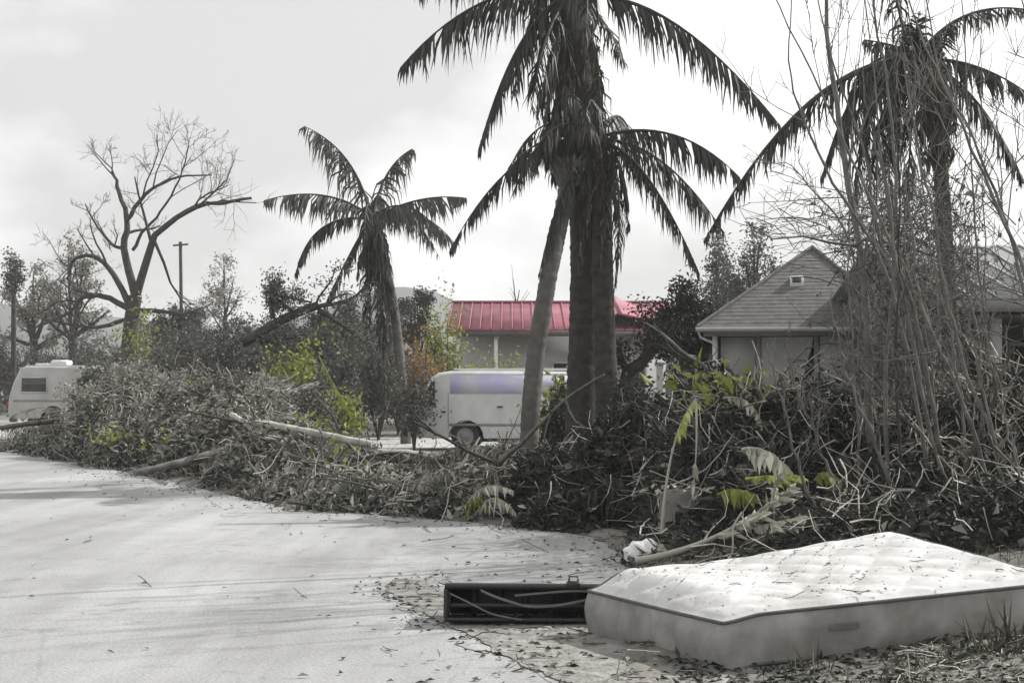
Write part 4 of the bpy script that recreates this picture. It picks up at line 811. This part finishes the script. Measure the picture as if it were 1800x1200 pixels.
for px_, y_, d_, l_, a_ in ((370, 795, 29.0, 1.9, -.1), (430, 805, 27.5, 1.6, .2), (330, 785, 30.5, 1.4, -.35), (660, 845, 20.8, 1.1, .4), (520, 850, 22.0, 1.2, -.3), (760, 870, 19.2, 1.0, .15), (470, 815, 24.5, 1.3, .7), (870, 905, 17.2, .8, -.2), (220, 800, 32, 1.5, .2)):
    p_ = P(px_, y_, d_); broken_branch('sun bleached broken branch lying along the front of the debris pile', 'bleached branches on the pile front', p_[0], p_[1], l_, .035, a_, .05, 'twig_pale', z=max(p_[2], .1), forks=5)
def log(label, group, a, b, r, m='bark_grey', face='twig_pale'):
    a, b = np.asarray(a, float), np.asarray(b, float); t = thing('log', label, 'log', tuple(a), 0, group); d = b - a; k = 16; u = np.linspace(0, 1, k)
    pth = d * u[:, None] + np.cumsum(R.normal(0, .012 * np.linalg.norm(d) / 4, (k, 3)), 0); rad = r * np.linspace(1, .78, k) * (1 + R.normal(0, .035, k)); Geo().tube(pth, 0, 0, 10, rad=rad).build('trunk', m, t, True)
    n = 12; dr = nrm(d); o = R.normal(0, .55 * r, (n, 3)); st = pth[0] + o * .8; Geo().tubes(np.stack([st + dr * .1, st - dr * .05, st - dr * R.uniform(.06, .32, n)[:, None]], 1), np.tile([r * .28, r * .2, .004], (n, 1)), 4).build('splinters', face, t, kind='stuff')
    for q in range(2):
        i_ = R.integers(4, 13); e = nrm(R.normal(0, 1, 3) + [0, 0, .6]); Geo().tube([pth[i_], pth[i_] + e * r * 2.2], r * .35, r * .25, 6).build('branch_stub', m, t)
a_, b_ = P(612, 788, 31.0), P(772, 797, 30.0); a_[2] = .15; b_[2] = .13
log('thick bleached log with a splintered end lying by the driveway', None, a_, b_, .15, 'log_pale')
for k in range(13):
    B = BLOBS['left'][R.integers(1, 9)]; x = B[0] + R.normal(0, .45) * B[3]; y = B[1] - R.uniform(.1, .9) * B[4]; a = R.uniform(0, 6.283); l = R.uniform(1.2, 2.6); z = heap_z(x, y); p0 = np.array([x, y, z + .05]); p1 = p0 + np.array([math.cos(a) * l, math.sin(a) * l, 0]); p1[2] = max(heap_z(p1[0], p1[1]) + .1, p0[2] - .5) + R.uniform(0, .35)
    log('snapped tree limb resting on top of the long roadside debris pile', 'snapped limbs on the roadside pile', p0, p1, R.uniform(.035, .085), ('bark_grey', 'bark', 'log_pale', 'bark')[k % 4])
for k in range(4):
    B = BLOBS['right'][(1, 3, 4, 5)[k]]; x = B[0] + R.normal(0, .4) * B[3]; y = B[1] - R.uniform(0, .7) * B[4]; a = R.uniform(0, 6.283); l = R.uniform(.6, 1.1); p0 = np.array([x, y, heap_z(x, y) + .02]); p1 = p0 + np.array([math.cos(a) * l, math.sin(a) * l * .6, -.25])
    log('snapped tree limb caught in the brush heap behind the mattress', 'snapped limbs in the brush heap', p0, p1, R.uniform(.03, .055), ('bark', 'bark_grey')[k % 2])
# uprooted tree lying over the pile
traced_tree('fallen_tree', 'dark uprooted tree lying slantwise over the debris pile', 38.0, [(365, 690), (392, 628), (440, 596), (500, 560), (560, 536)],
    [(.08, (480, 560), (478, 520), (505, 522), (550, 532)), (.09, (500, 560), (560, 538), (612, 528), (640, 505)), (.08, (440, 590), (470, 600), (540, 590)), (.07, (520, 552), (500, 535), (476, 515)), (.09, (560, 545), (600, 570), (640, 600))], .15, 1.3, 1500, 'leaf_grey', .15, bark='bark', minr=.012, up=0)
traced_tree('fallen_tree', 'dark broken tree leaning down among the evergreens by the timber post', 26.0, [(1085, 700), (1100, 670), (1125, 640), (1150, 610)],
    [(.08, (1125, 640), (1140, 600), (1135, 560)), (.07, (1140, 622), (1170, 600), (1190, 560)), (.05, (1110, 655), (1095, 630), (1088, 600))], .13, 1.0, 500, 'leaf_dark', .13, bark='bark', up=0)

# ------------------------------------------------------------------ saplings and vines on the right
SG = 'bare saplings behind the mattress'; SL = 'thin bare sapling stem rising out of the brush behind the mattress'
def sapling(pts, d, r, label=SL, group=SG, dens=.8, m='bark_grey', lv=2, up=.5, lf=.28, dd=0.0):
    q = [P(x, y, d + dd * k / len(pts)) for k, (x, y) in enumerate(pts)]; g0 = ground_at(q[0][0], q[0][1])
    if q[0][2] > g0 + .05:
        dr = q[0] - q[1]; s_ = (q[0][2] - g0) / max(.3, -dr[2]) if dr[2] < 0 else 1; b0 = q[0] + dr * min(s_, 2.0) * np.array([.6, 1, 1]); b0[2] = g0 - .05; q = [b0] + q
    else: q[0][2] = g0 - .05
    b0 = q[0].copy(); t = thing('sapling', label, 'sapling', tuple(b0), 0, group); q = [a - b0 for a in q]
    pth = smooth_path(q, 26); pth[1:] += np.cumsum(R.normal(0, .012, (25, 3)), 0)
    Geo().tube(pth, 0, 0, 6, rad=r * np.linspace(1, .22, 26)).build('stem', m, t, True)
    out = []; MAXLV[0] = lv; sub_branches([pth], [(r * .8, r * .3)], 1, out, dens * 2.0, up, lf, .0035)
    g = branch_mesh(out, (1, 2, 3), 4)
    if g: g.build('twigs', m, t, kind='stuff')
    return t
TR = [([(1536, 930), (1532, 700), (1528, 500), (1500, 300), (1476, 100), (1470, -40), (1466, -300)], 14.0, .050), ([(1600, 935), (1540, 800), (1490, 660), (1470, 520)], 12.4, .022), ([(1455, 955), (1415, 830), (1380, 720), (1350, 610)], 12.6, .020),
      ([(1500, 935), (1450, 800), (1400, 690), (1370, 600)], 12.9, .018), ([(1755, 985), (1710, 800), (1650, 640), (1600, 520), (1580, 430), (1560, 250)], 12.0, .022), ([(1805, 900), (1730, 720), (1670, 560), (1640, 420), (1590, 200), (1540, -60)], 12.2, .022),
      ([(1690, 960), (1650, 760), (1610, 560), (1560, 420), (1500, 290), (1430, 130), (1350, -30)], 12.6, .024), ([(1640, 950), (1610, 700), (1570, 500), (1480, 330), (1420, 210), (1390, 100), (1395, -40)], 13.0, .022), ([(1660, 950), (1620, 720), (1590, 560), (1540, 380), (1510, 230), (1450, 60), (1420, -60)], 13.4, .022),
      ([(1840, 900), (1800, 620), (1790, 470), (1730, 330), (1660, 180), (1600, 60), (1560, -60)], 11.6, .024), ([(1850, 820), (1810, 560), (1760, 400), (1700, 270), (1640, 150), (1600, -40)], 12.4, .022), ([(1720, 950), (1700, 740), (1690, 560), (1660, 430)], 12.8, .018), ([(1780, 960), (1760, 800), (1720, 640), (1700, 540)], 11.8, .018),
      ([(1560, 930), (1560, 700), (1575, 500), (1560, 320), (1545, 250), (1590, 205), (1612, 170)], 13.2, .024), ([(1600, 930), (1590, 740), (1600, 560), (1590, 380), (1570, 180), (1540, 20), (1530, -150)], 14.4, .030), ([(1480, 930), (1500, 760), (1520, 600), (1500, 420), (1440, 330), (1390, 280)], 14.6, .022),
      ([(1740, 900), (1720, 600), (1690, 450), (1750, 440), (1800, 490)], 13.0, .015), ([(1650, 900), (1640, 650), (1620, 500), (1680, 520), (1760, 485), (1830, 470)], 13.4, .014), ([(1820, 980), (1795, 760), (1780, 640)], 10.9, .014), ([(1845, 980), (1790, 820), (1750, 700), (1735, 600)], 11.2, .016)]
TL = {0: 'thickest straight grey sapling trunk rising through the vine tangle', 1: 'slanting pole-like stem standing by the far mattress corner', 2: 'short stem leaning away from the mattress over the bleached frond', 3: 'slim stem crossing the short leaning stem beside the yellow frond', 13: 'sapling with a bent elbow and pale crooked top', 15: 'sapling whose thin top bows over the hipped roof', 16: 'stem kinked sideways in front of the low house roof', 17: 'stem with a long side branch crossing the pale metal roof', 18: 'short bare whip at the outer end of the mattress', 14: 'stout dark sapling between the vine tangle and the broken palm'}
for k, (pts, d, r) in enumerate(TR): sapling(pts, d, r, TL.get(k, SL))
for k in range(9):
    x0 = R.uniform(1500, 1790); d = R.uniform(12.2, 16.5); x1 = x0 - R.uniform(-20, 190); top = R.uniform(-250, 330)
    sapling([(x0, 930), ((2 * x0 + x1) / 3 + R.normal(0, 12), 650), ((x0 + 2 * x1) / 3 + R.normal(0, 14), 370 if top < 200 else 480), (x1, top)], d, R.uniform(.010, .020), dens=.8, m='bark_grey' if k % 3 else 'bark')
for x0, d, r, lean in ((1905, 12.6, .040, 60), (1960, 13.2, .034, -20), (2040, 12.9, .042, 120), (2120, 13.8, .045, 40), (1930, 11.6, .030, 30)):  # added out of view to throw stronger shadow streaks across the road
    sapling([(x0, 930), (x0 - lean * .3, 600), (x0 - lean * .8, 250), (x0 - lean, -350)], d, r, 'tall bare sapling added out of view past the mattress', 'added saplings out of view past the mattress', dens=1.2, lf=.35)
# hanging vine tangle that fills the middle of the sapling stand
n = 850; cx = R.normal(1600, 60, n); cy = R.uniform(330, 720, n); dd = R.uniform(13.6, 17, n); c = np.stack([(cx - HX) / F * dd, dd, CZ - (cy - HY) / F * dd], 1)
ln = R.uniform(.3, 1.2, n); p = twig_paths(c, ln, 1.6, .3); r = R.uniform(.003, .009, n)[:, None] * np.linspace(1, .4, 5)[None]
vt = tag(Geo().tubes(p, r, 3).build('vine_tangle', 'twig', kind='stuff'), 'dense grey tangle of vines filling the sapling stand', 'vines')
nl = 1800; lf_c = c[R.integers(0, n, nl)] + R.normal(0, .16, (nl, 3)); Geo().leaves(lf_c, R.normal(0, 1, (nl, 3)) + [0, 0, -.8], R.normal(0, 1, (nl, 3)), R.uniform(.04, .11, nl), R.uniform(.02, .05, nl)).build('leaves', 'leaf_grey', vt, kind='stuff')
n = 130; cx = R.uniform(1340, 1560, n); cy = 330 + np.abs(R.normal(60, 45, n)); dd = R.uniform(15, 18.5, n); c = np.stack([(cx - HX) / F * dd, dd, CZ - (cy - HY) / F * dd], 1)
Geo().tubes(twig_paths(c, R.uniform(.3, 1.1, n), .25, .25), R.uniform(.003, .008, n)[:, None] * np.linspace(1, .4, 5)[None], 3).build('twigs', 'twig', vt, kind='stuff')

# ------------------------------------------------------------------ foreground: mattress, tub, fronds
def mattress():
    t = thing('mattress', 'discarded dirty white quilted mattress lying on the grass verge', 'mattress', (1.19, 8.0, 0))
    A = np.array([1.19, 8.02, .305]); Bc = np.array([.50, 9.24, .315]); Dc = np.array([3.24, 8.30, .47]); Cc = np.array([2.55, 9.55, .62]); org = np.array([1.19, 8.0, 0])
    nu, nv = 110, 72; U, V = np.meshgrid(np.linspace(0, 1, nu), np.linspace(0, 1, nv), indexing='ij')
    def top(U, V):
        base = (1 - U)[..., None] * (1 - V)[..., None] * A + U[..., None] * (1 - V)[..., None] * Dc + (1 - U)[..., None] * V[..., None] * Bc + U[..., None] * V[..., None] * Cc
        e = np.minimum(np.minimum(U * 2.05, (1 - U) * 2.05), np.minimum(V * 1.4, (1 - V) * 1.4))
        z = .020 * ss(e / .06) - .035 * np.exp(-((U - .33) / .22) ** 2) * ss(V * 3) - .03 * (1 - ss(U / .12))
        qx, qy = U * 2.05 / .17, V * 1.4 / .17; a, b_ = qx + qy, qx - qy
        pil = (np.abs(np.sin(a * math.pi / 2)) * np.abs(np.sin(b_ * math.pi / 2))) ** .5
        z += .065 * ss(U / .13) * (1 - .9 * ss((U - .13) / .55)) * ss(V / .5); z += .019 * pil * ss(e / .12) + .006 * wob(U * 6, V * 5) * ss(e / .2)
        return base + np.stack([0 * z, 0 * z, z], -1)
    pts = top(U, V) - org; Geo().grid(pts).build('top_panel', 'mat_top', t, True)
    # perimeter loop
    m_ = 64
    def corner(u, v, rc=.045):
        return u, v
    per = [(u, 0) for u in np.linspace(0, 1, m_)] + [(1, v) for v in np.linspace(0, 1, 44)[1:]] + [(u, 1) for u in np.linspace(1, 0, m_)[1:]] + [(0, v) for v in np.linspace(1, 0, 44)[1:-1]]
    per = np.array(per); ring = top(per[:, 0], per[:, 1]) - org; cen = ring.mean(0); out = nrm((ring - cen) * [1, 1, 0])
    lay = []
    for k, h in enumerate(np.linspace(0, .295, 9)):
        s_ = h / .295; bulge = .030 * math.sin(math.pi * s_) + .006 * np.sin(per[:, 0] * 37 + per[:, 1] * 29 + h * 9) * math.sin(math.pi * s_) + .012 * np.sin(per[:, 0] * 9 + per[:, 1] * 7 + 4 * s_) * math.sin(math.pi * s_)
        lay.append(ring + out * np.reshape(bulge, (-1, 1)) + [0, 0, -h * 1.0])
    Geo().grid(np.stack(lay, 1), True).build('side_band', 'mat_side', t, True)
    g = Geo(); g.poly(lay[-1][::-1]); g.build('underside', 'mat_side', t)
    for h, nm, rr in ((.005, 'piping', .011), (.287, 'piping', .010)):
        q = ring + out * .006 + [0, 0, -h]; q = np.vstack([q, q[:1]]); Geo().tube(q, rr, rr, 6, cap=False).build(nm, 'piping', t, True)
    # fabric carrying handle on the side band
    for i0, w_, h0, h1, nm, m_ in ((19, 6, .10, .135, 'handle', 'strap'),):
        a_ = np.stack([ring[i0:i0 + w_] + out[i0:i0 + w_] * .042 + [0, 0, -h] for h in (h0, (h0 + h1) / 2, h1)], 1); Geo().grid(a_).build(nm, m_, t)
    # dead leaves and twigs dropped on it
    n = 210; u, v = R.uniform(.02, .98, n), R.uniform(.03, .97, n); c = top(u, v) + [0, 0, .012]
    g = Geo().leaves(c, R.normal(0, 1, (n, 3)) * [1, 1, .12], np.tile([0, 0, 1.0], (n, 1)) + R.normal(0, .25, (n, 3)), (.010 + .045 * R.random(n) ** 3), R.uniform(.007, .024, n)); 
    lit = g.build('leaf_litter', 'leaf_grey', kind='stuff'); tag(lit, 'scattered dead leaves and twig bits fallen on the mattress', 'leaves')
    n = 22; u, v = R.uniform(.05, .95, n), R.uniform(.05, .95, n); c = top(u, v) + [0, 0, .010]
    Geo().tubes(twig_paths(c, R.uniform(.04, .17, n), .06, .2), np.full((n, 5), .003), 3).build('twigs', 'twig', lit, kind='stuff')
mattress()

def tub():
    D = 9.50; x0 = P(786, 0, D)[0]; t = thing('plastic_tub', 'black plastic tub tipped on its side with its open mouth facing the road', 'tub', (x0, D, 0.015), math.radians(1.5))
    W, H, dp, th = 1.24, .235, .44, .018
    # walls of the tipped tub: floor side, roof side, ends, back (its former bottom); opening towards -y, sagging left end
    def panel(name, lo, hi): return Geo().box(lo, hi, .006).build(name, 'tub', t)
    panel('upper_wall', (0, .03, H - th), (W, dp, H)); panel('lower_wall', (.0, .03, 0), (W, dp, th)); panel('end_wall', (0, .03, th + .001), (th, dp, H - th - .001)); panel('end_wall', (W - th, .03, th + .001), (W, dp, H - th - .001)); panel('base_wall', (th + .001, dp - th, th + .001), (W - th - .001, dp - .001, H - th - .001))
    Geo().tube([(-.02, .015, H + .006), (W + .02, .015, H + .006)], .020, .020, 8).build('rim', 'tub', t, True); Geo().tube([(-.02, .015, .018), (W + .02, .015, .018)], .016, .016, 8).build('rim', 'tub', t, True)
    Geo().tube([(-.01, .015, .03), (-.01, .015, H - .012)], .016, .016, 8).build('rim', 'tub', t, True)
    # moulded ribs inside
    for x in (.16, .34, .52, .70, .88, 1.06): Geo().box((x, dp - .045, th + .002), (x + .05, dp - th - .001, H - th - .002), .008).build('rib', 'tub', t)
    Geo().box((.02, .035, .10), (W - .02, .05, .125), .004).build('cross_bar', 'tub', t)
    # latch on the rim
    l = Geo().box((.80, -.02, H + .0), (.89, .05, H + .045), .01).build('latch', 'tub', t); Geo().tube([(.815, .0, H + .045), (.815, .0, H + .075), (.875, .0, H + .075), (.875, .0, H + .045)], .009, .009, 6).build('latch_loop', 'tub', l, True)
    # slack straps across the mouth
    def strap(pts, w):
        p = smooth_path(pts, 26); a = np.column_stack([p[:, 0], p[:, 1], p[:, 2] + w / 2]); b_ = np.column_stack([p[:, 0], p[:, 1] - .004, p[:, 2] - w / 2]); c = np.column_stack([p[:, 0], p[:, 1] + .006, p[:, 2] - w / 2]); d_ = np.column_stack([p[:, 0], p[:, 1] + .006, p[:, 2] + w / 2])
        Geo().grid(np.stack([a, b_, c, d_, a], 1)).build('strap', 'strap', t, True)
    strap([(.22, .02, .215), (.30, -.005, .18), (.42, -.01, .14), (.55, -.015, .11), (.75, -.01, .12), (1.0, .0, .17)], .018)
    strap([(.45, .01, .18), (.60, -.005, .195), (.80, .0, .212), (.95, .02, .212)], .014)
    nl_ = 70; Geo().leaves(np.column_stack([R.uniform(.05, 1.15, nl_), R.uniform(.04, .36, nl_), np.full(nl_, .026)]), R.normal(0, 1, (nl_, 3)) * [1, 1, .3], np.tile([0, 0, 1.], (nl_, 1)) + R.normal(0, .3, (nl_, 3)), R.uniform(.03, .09, nl_), R.uniform(.015, .04, nl_)).build('leaves_inside', 'leaf_grey', t, kind='stuff')
    t.rotation_euler = (math.radians(-4), math.radians(.8), math.radians(2.5)); t.location.z = .03
    strap([(.02, .0, .19), (.15, -.01, .13), (.30, -.02, .06), (.5, -.02, .02)], .012)
tub()

def loose_frond(label, p0, p1, p2, n, L_, m, stem, r, droop=.8, gap=.3, group=None, wd=.03, t0=.25):
    t = thing('fallen_frond', label, 'palm frond', tuple(p0), 0, group); z = np.zeros(3)
    frond(t, z, np.asarray(p1) - p0, np.asarray(p2) - p0, n, L_, m, stem, droop, r, gap, wd, t0, name='stalk'); return t
# big pale frond whose thick stalk points at the road
loose_frond('long bleached palm frond lying with its thick stalk towards the road', P(1118, 985, 12.3), P(1270, 950, 12.0), P(1392, 858, 12.1), 40, .36, 'frond_dry', 'frond_dry', .036, .15, .05, wd=.05, t0=.5)
loose_frond('bleached frond torn short on top of the long pale stalk', P(1300, 930, 12.0), P(1345, 930, 11.9), P(1420, 905, 11.9), 26, .26, 'frond_dry', 'frond_dry', .016, .3, .1, wd=.045, t0=.25)
loose_frond('pale broken leaf stalk standing up at the end of the long bleached frond', P(1355, 895, 12.1), P(1362, 850, 12.1), P(1372, 830, 12.1), 10, .16, 'frond_dry', 'frond_dry', .02, .3, .1, wd=.05)
loose_frond('broad bleached leaf folded over the brush heap', P(1305, 790, 13.2), P(1350, 775, 13.0), P(1395, 840, 13.0), 30, .26, 'frond_dry', 'frond_dry', .02, .9, .1, wd=.07, t0=.1)
loose_frond('yellow green frond lying across the brush heap', P(1310, 842, 12.9), P(1365, 835, 12.8), P(1412, 838, 12.8), 26, .20, 'frond_yellow', 'frond_yellow', .018, .3, .1, wd=.05, t0=.1)
loose_frond('tall dry frond stalk arching down with a yellow tuft at its bend', P(1163, 935, 13.2), P(1175, 770, 13.3), P(1222, 702, 13.3), 14, .16, 'frond_yellow', 'frond_dry', .017, 1.5, .1, wd=.035, t0=.62)
loose_frond('thin dry stalk hanging straight down beside the arching frond', P(1222, 703, 13.3), P(1226, 780, 13.2), P(1217, 868, 13.2), 14, .16, 'frond_dry', 'frond_dry', .014, 1.2, .3, wd=.025, t0=.7)
loose_frond('green frond crushed low in the brush heap', P(1262, 870, 13.2), P(1285, 850, 13.1), P(1330, 872, 13.1), 24, .22, 'leaf_green', 'leaf_green', .014, .8, .1, wd=.05, t0=.1)
loose_frond('small green frond against the sapling stems', P(1432, 845, 13.4), P(1450, 815, 13.4), P(1480, 850, 13.4), 22, .18, 'leaf_green', 'leaf_green', .012, .9, .1, wd=.045, t0=.1)
loose_frond('curled pale frond arching over the crest of the brush heap', P(1270, 700, 14.8), P(1320, 690, 14.7), P(1340, 750, 14.6), 22, .16, 'frond_dry', 'frond_dry', .012, .9, .2, wd=.035, t0=.1)
dg = 'dry fronds at the edge of the roadside pile'
for a, c, e, d in (((812, 905), (842, 838), (900, 862), 17.2), ((835, 905), (868, 850), (905, 900), 17.0), ((780, 880), (800, 850), (850, 860), 18.0), ((700, 885), (745, 850), (790, 880), 18.8), ((600, 850), (640, 815), (690, 842), 20.5), ((930, 880), (965, 850), (1010, 890), 17.0), ((470, 820), (520, 790), (560, 830), 23.0)):
    q = [P(a[0], a[1], d), P(c[0], c[1], d - .1), P(e[0], e[1], d - .3)]; 
    loose_frond('dry pale palm frond curling at the front edge of the roadside pile', q[0], q[1], q[2], 22, .24, 'frond_dry', 'frond_dry', .014, .7, .25, dg, .035, .1)
gg = 'green fronds in the roadside pile'
for a, c, e, d in (((575, 860), (600, 840), (640, 870), 19.6), ((690, 895), (720, 878), (770, 892), 18.0), ((560, 625), (600, 690), (625, 740), 30.0), ((820, 890), (835, 868), (845, 880), 17.2), ((300, 790), (312, 775), (322, 792), 30)):
    q = [P(a[0], a[1], d), P(c[0], c[1], d - .1), P(e[0], e[1], d - .3)]; loose_frond('fresh green frond caught in the roadside pile', q[0], q[1], q[2], 26, .26, 'leaf_green', 'leaf_green', .016, .8, .1, gg, .05, .1)

# white plastic bag, cut stump, stones
def lump(name, label, cat, c, rx, ry, rz, m, seed, rough=.18, flat=.0):
    rr = np.random.default_rng(seed); n, k = 26, 16; th = np.linspace(0, 2 * math.pi, n + 1)[:-1]; ph = np.linspace(.02, math.pi - .02, k); ps = rr.uniform(0, 6, 8)
    pts = np.zeros((n, k, 3))
    for i, a in enumerate(th):
        for j, b_ in enumerate(ph):
            d = np.array([math.cos(a) * math.sin(b_), math.sin(a) * math.sin(b_), math.cos(b_)])
            s_ = 1 + rough * (math.sin(d[0] * 4 + ps[0]) * math.sin(d[1] * 5 + ps[1]) + .6 * math.sin(d[2] * 7 + d[0] * 6 + ps[2]) + .4 * math.sin(d[1] * 12 + ps[3] + d[2] * 9))
            pts[i, j] = d * s_ * [rx, ry, rz]
    pts[..., 2] = np.maximum(pts[..., 2], -rz * .5); o = Geo().grid(pts, True).build(name, m, None, True, loc=(0, 0, 0)); o.location = c; return tag(o, label, cat)
c = P(1130, 972, 12.8); c[2] = ground_at(c[0], c[1]) + .07
lump('plastic_bag', 'crumpled white plastic bag on the ground by the long pale stalk', 'bag', tuple(c), .17, .14, .12, 'bag', 3, .16)
c = P(1196, 930, 13.8); gz = ground_at(c[0], c[1])
t = thing('tree_stump', 'round grey tree stump standing at the front of the brush heap', 'stump', (c[0], c[1], gz - .03)); an = np.linspace(0, 6.283, 21)[:-1]
pts = np.array([[((r_ * (1 + .06 * math.sin(3 * a + 1) + .05 * math.sin(7 * a + z_ * 3))) * math.cos(a), (r_ * (1 + .06 * math.sin(3 * a + 1))) * math.sin(a), z_) for r_, z_ in ((.26, 0), (.22, .1), (.20, .28), (.19, .46), (.15, .50))] for a in an])
Geo().grid(pts, True).build('bark', 'stone', t, True); Geo().poly(pts[:, -1] + [0, 0, .0]).build('cut_face', 'bark_grey', t)
n = 30; Geo().leaves(np.column_stack([R.normal(0, .16, n), R.normal(0, .12, n), np.full(n, .51)]), R.normal(0, 1, (n, 3)), np.tile([0, 0, 1.], (n, 1)), R.uniform(.06, .16, n), R.uniform(.03, .06, n)).build('dead_leaves', 'frond_dry', t, kind='stuff')

# grass, litter and grit
def blades(n, xs_, ys_, h, m='grass', mask=None):
    x = R.uniform(*xs_, n); y = R.uniform(*ys_, n)
    if mask is not None: k = mask(x, y); x, y = x[k], y[k]
    n = len(x); z = ground_h(x, y); hh = R.uniform(.4, 1.2, n) * h; lean = R.normal(0, .35, (n, 2)); c = np.column_stack([x, y, z - .01]); d = np.column_stack([lean, np.ones(n)])
    return Geo().leaves(c, d, R.normal(0, 1, (n, 3)), hh, R.uniform(.006, .012, n) , .1)
def off_mat(x, y):   # keep blades out from under the mattress
    inside = seg_dist(x, y, np.array([(1.19, 8.02), (3.24, 8.30), (2.55, 9.55), (.50, 9.24)])) < .03; return ~inside & (seg_dist(x, y, ROAD) > .08 + .25 * np.abs(wob(x * 6, y * 6)))
gr = blades(5000, (.5, 4.2), (6.2, 8.3), .07, mask=lambda x, y: off_mat(x, y) & (wob(x * 2.3, y * 3.1) > -.15) & ~((x < 2.3) & (y > 7.35))).build('grass', 'grass', kind='stuff'); tag(gr, 'short ragged grass growing along the front of the mattress', 'grass')
g2 = blades(5000, (.9, 7), (9.6, 14), .10, mask=off_mat).build('blades', 'grass', gr, kind='stuff')
g3 = blades(3500, (-16, -8), (36, 50), .22).build('blades', 'grass', gr, kind='stuff')
# tufts in front of and behind the mattress
tg_ = 'grass tufts beside the mattress'
for px_, d_, h_, k_ in ((1330, 10.3, .24, 30), (1425, 7.75, .18, 22), (1720, 7.75, .24, 30), (1775, 7.85, .28, 34), (1600, 7.6, .13, 22)):
    x_ = (px_ - HX) / F * d_; gz = ground_at(x_, d_); rad = R.normal(0, .5, (k_, 2)); c = np.column_stack([np.clip(R.normal(0, .06, k_), -.1, .1), np.clip(R.normal(0, .04, k_), -.07, .07), np.zeros(k_)])
    o = Geo().leaves(c, np.column_stack([rad, np.ones(k_)]), R.normal(0, 1, (k_, 3)), R.uniform(.3, 1.2, k_) * h_, R.uniform(.004, .008, k_), .1).build('grass_tuft', 'grass'); o.location = (x_, d_, gz - .01); tag(o, 'tuft of dry grass sprouting beside the mattress', 'grass', tg_)
# leaf litter and grit: thick beside the verge, thinning out over the road
n = 42000; x = R.uniform(-9, 8, n); y = 6 + 26 * R.random(n) ** 1.5; d = seg_dist(x, y, ROAD); dp = seg_dist(x, y, np.array(sp))
pr = np.where(d > 0, .55, np.exp(d / .55) * .6 + .007) ; pr = np.where(dp < .25, np.maximum(pr, .75), pr); k = (R.random(n) < pr) & (seg_dist(x, y, np.array([(1.19, 8.02), (3.24, 8.30), (2.55, 9.55), (.50, 9.24)])) > .02)
x, y, d = x[k], y[k], d[k]; n = len(x); z = np.where(d < 0, .012, ground_h(x, y) + .012); f = R.random(n); c = np.column_stack([x, y, z])
lt = None
for m_, lo, hi in (('leaf_grey', 0, .5), ('leaf_dark', .5, .75), ('leaf_pale', .75, 1)):
    s_ = (f >= lo) & (f < hi); q = s_.sum(); gg_ = Geo().leaves(c[s_], R.normal(0, 1, (q, 3)) * [1, 1, .15], np.tile([0, 0, 1.], (q, 1)) + R.normal(0, .35, (q, 3)), R.uniform(.02, .085, q), R.uniform(.012, .04, q))
    if lt is None: lt = tag(gg_.build('leaf_litter', m_, kind='stuff'), 'litter of dead leaves and twigs strewn over verge and road edge', 'leaves')
    else: gg_.build('leaves', m_, lt, kind='stuff')
s_ = R.choice(n, 1500); Geo().tubes(twig_paths(c[s_] + [0, 0, .006], R.uniform(.08, .4, 1500), .04, .15), np.full((1500, 5), 1.0) * R.uniform(.002, .006, 1500)[:, None], 3).build('twigs', 'twig', lt, kind='stuff')
s_ = R.choice(n, 420); Geo().tubes(twig_paths(c[s_] + [0, 0, .008], R.uniform(.08, .35, 420), .05, .15), np.full((420, 5), 1.0) * R.uniform(.002, .005, 420)[:, None], 3).build('dry_stalks', 'twig_pale', lt, kind='stuff')

# ------------------------------------------------------------------ humid air over the whole place
hm = bpy.data.materials.new('haze'); hm.use_nodes = True; hn = hm.node_tree; hn.nodes.clear()
ho = hn.nodes.new('ShaderNodeOutputMaterial'); hv = hn.nodes.new('ShaderNodeVolumePrincipled')
hv.inputs['Color'].default_value = (0.97, 0.975, 0.98, 1); hv.inputs['Density'].default_value = 0.0007; hv.inputs['Anisotropy'].default_value = 0.2
hn.links.new(hv.outputs[0], ho.inputs['Volume']); MAT['haze'] = hm
hz_ = Geo().box((-1600, -80, -1.2), (1600, 3600, 33)).build('haze', 'haze', kind='stuff'); tag(hz_, 'pale humid haze hanging over the whole street', 'haze')

n = 700; x = R.uniform(1.3, 4.0, n); y = R.uniform(6.4, 8.05, n); k = off_mat(x, y) & ~((x < 2.2) & (y > 7.5)) & (wob(x * 1.9 + 1, y * 2.7) > -.1); x, y = x[k], y[k]; n = len(x)
Geo().tubes(twig_paths(np.column_stack([x, y, ground_h(x, y) + .02]), R.uniform(.05, .26, n), .12, .15), np.full((n, 5), 1.0) * R.uniform(.0015, .004, n)[:, None], 3).build('straw', 'twig_pale', lt, kind='stuff')
n = 2600; x = R.uniform(.9, 4.2, n); y = R.uniform(6.3, 8.2, n); k = off_mat(x, y); x, y = x[k], y[k]; n = len(x)
Geo().leaves(np.column_stack([x, y, ground_h(x, y) + .012]), R.normal(0, 1, (n, 3)) * [1, 1, .3], np.tile([0, 0, 1.], (n, 1)) + R.normal(0, .5, (n, 3)), R.uniform(.03, .10, n), R.uniform(.012, .035, n)).build('dark_leaves', 'leaf_dark', lt, kind='stuff')
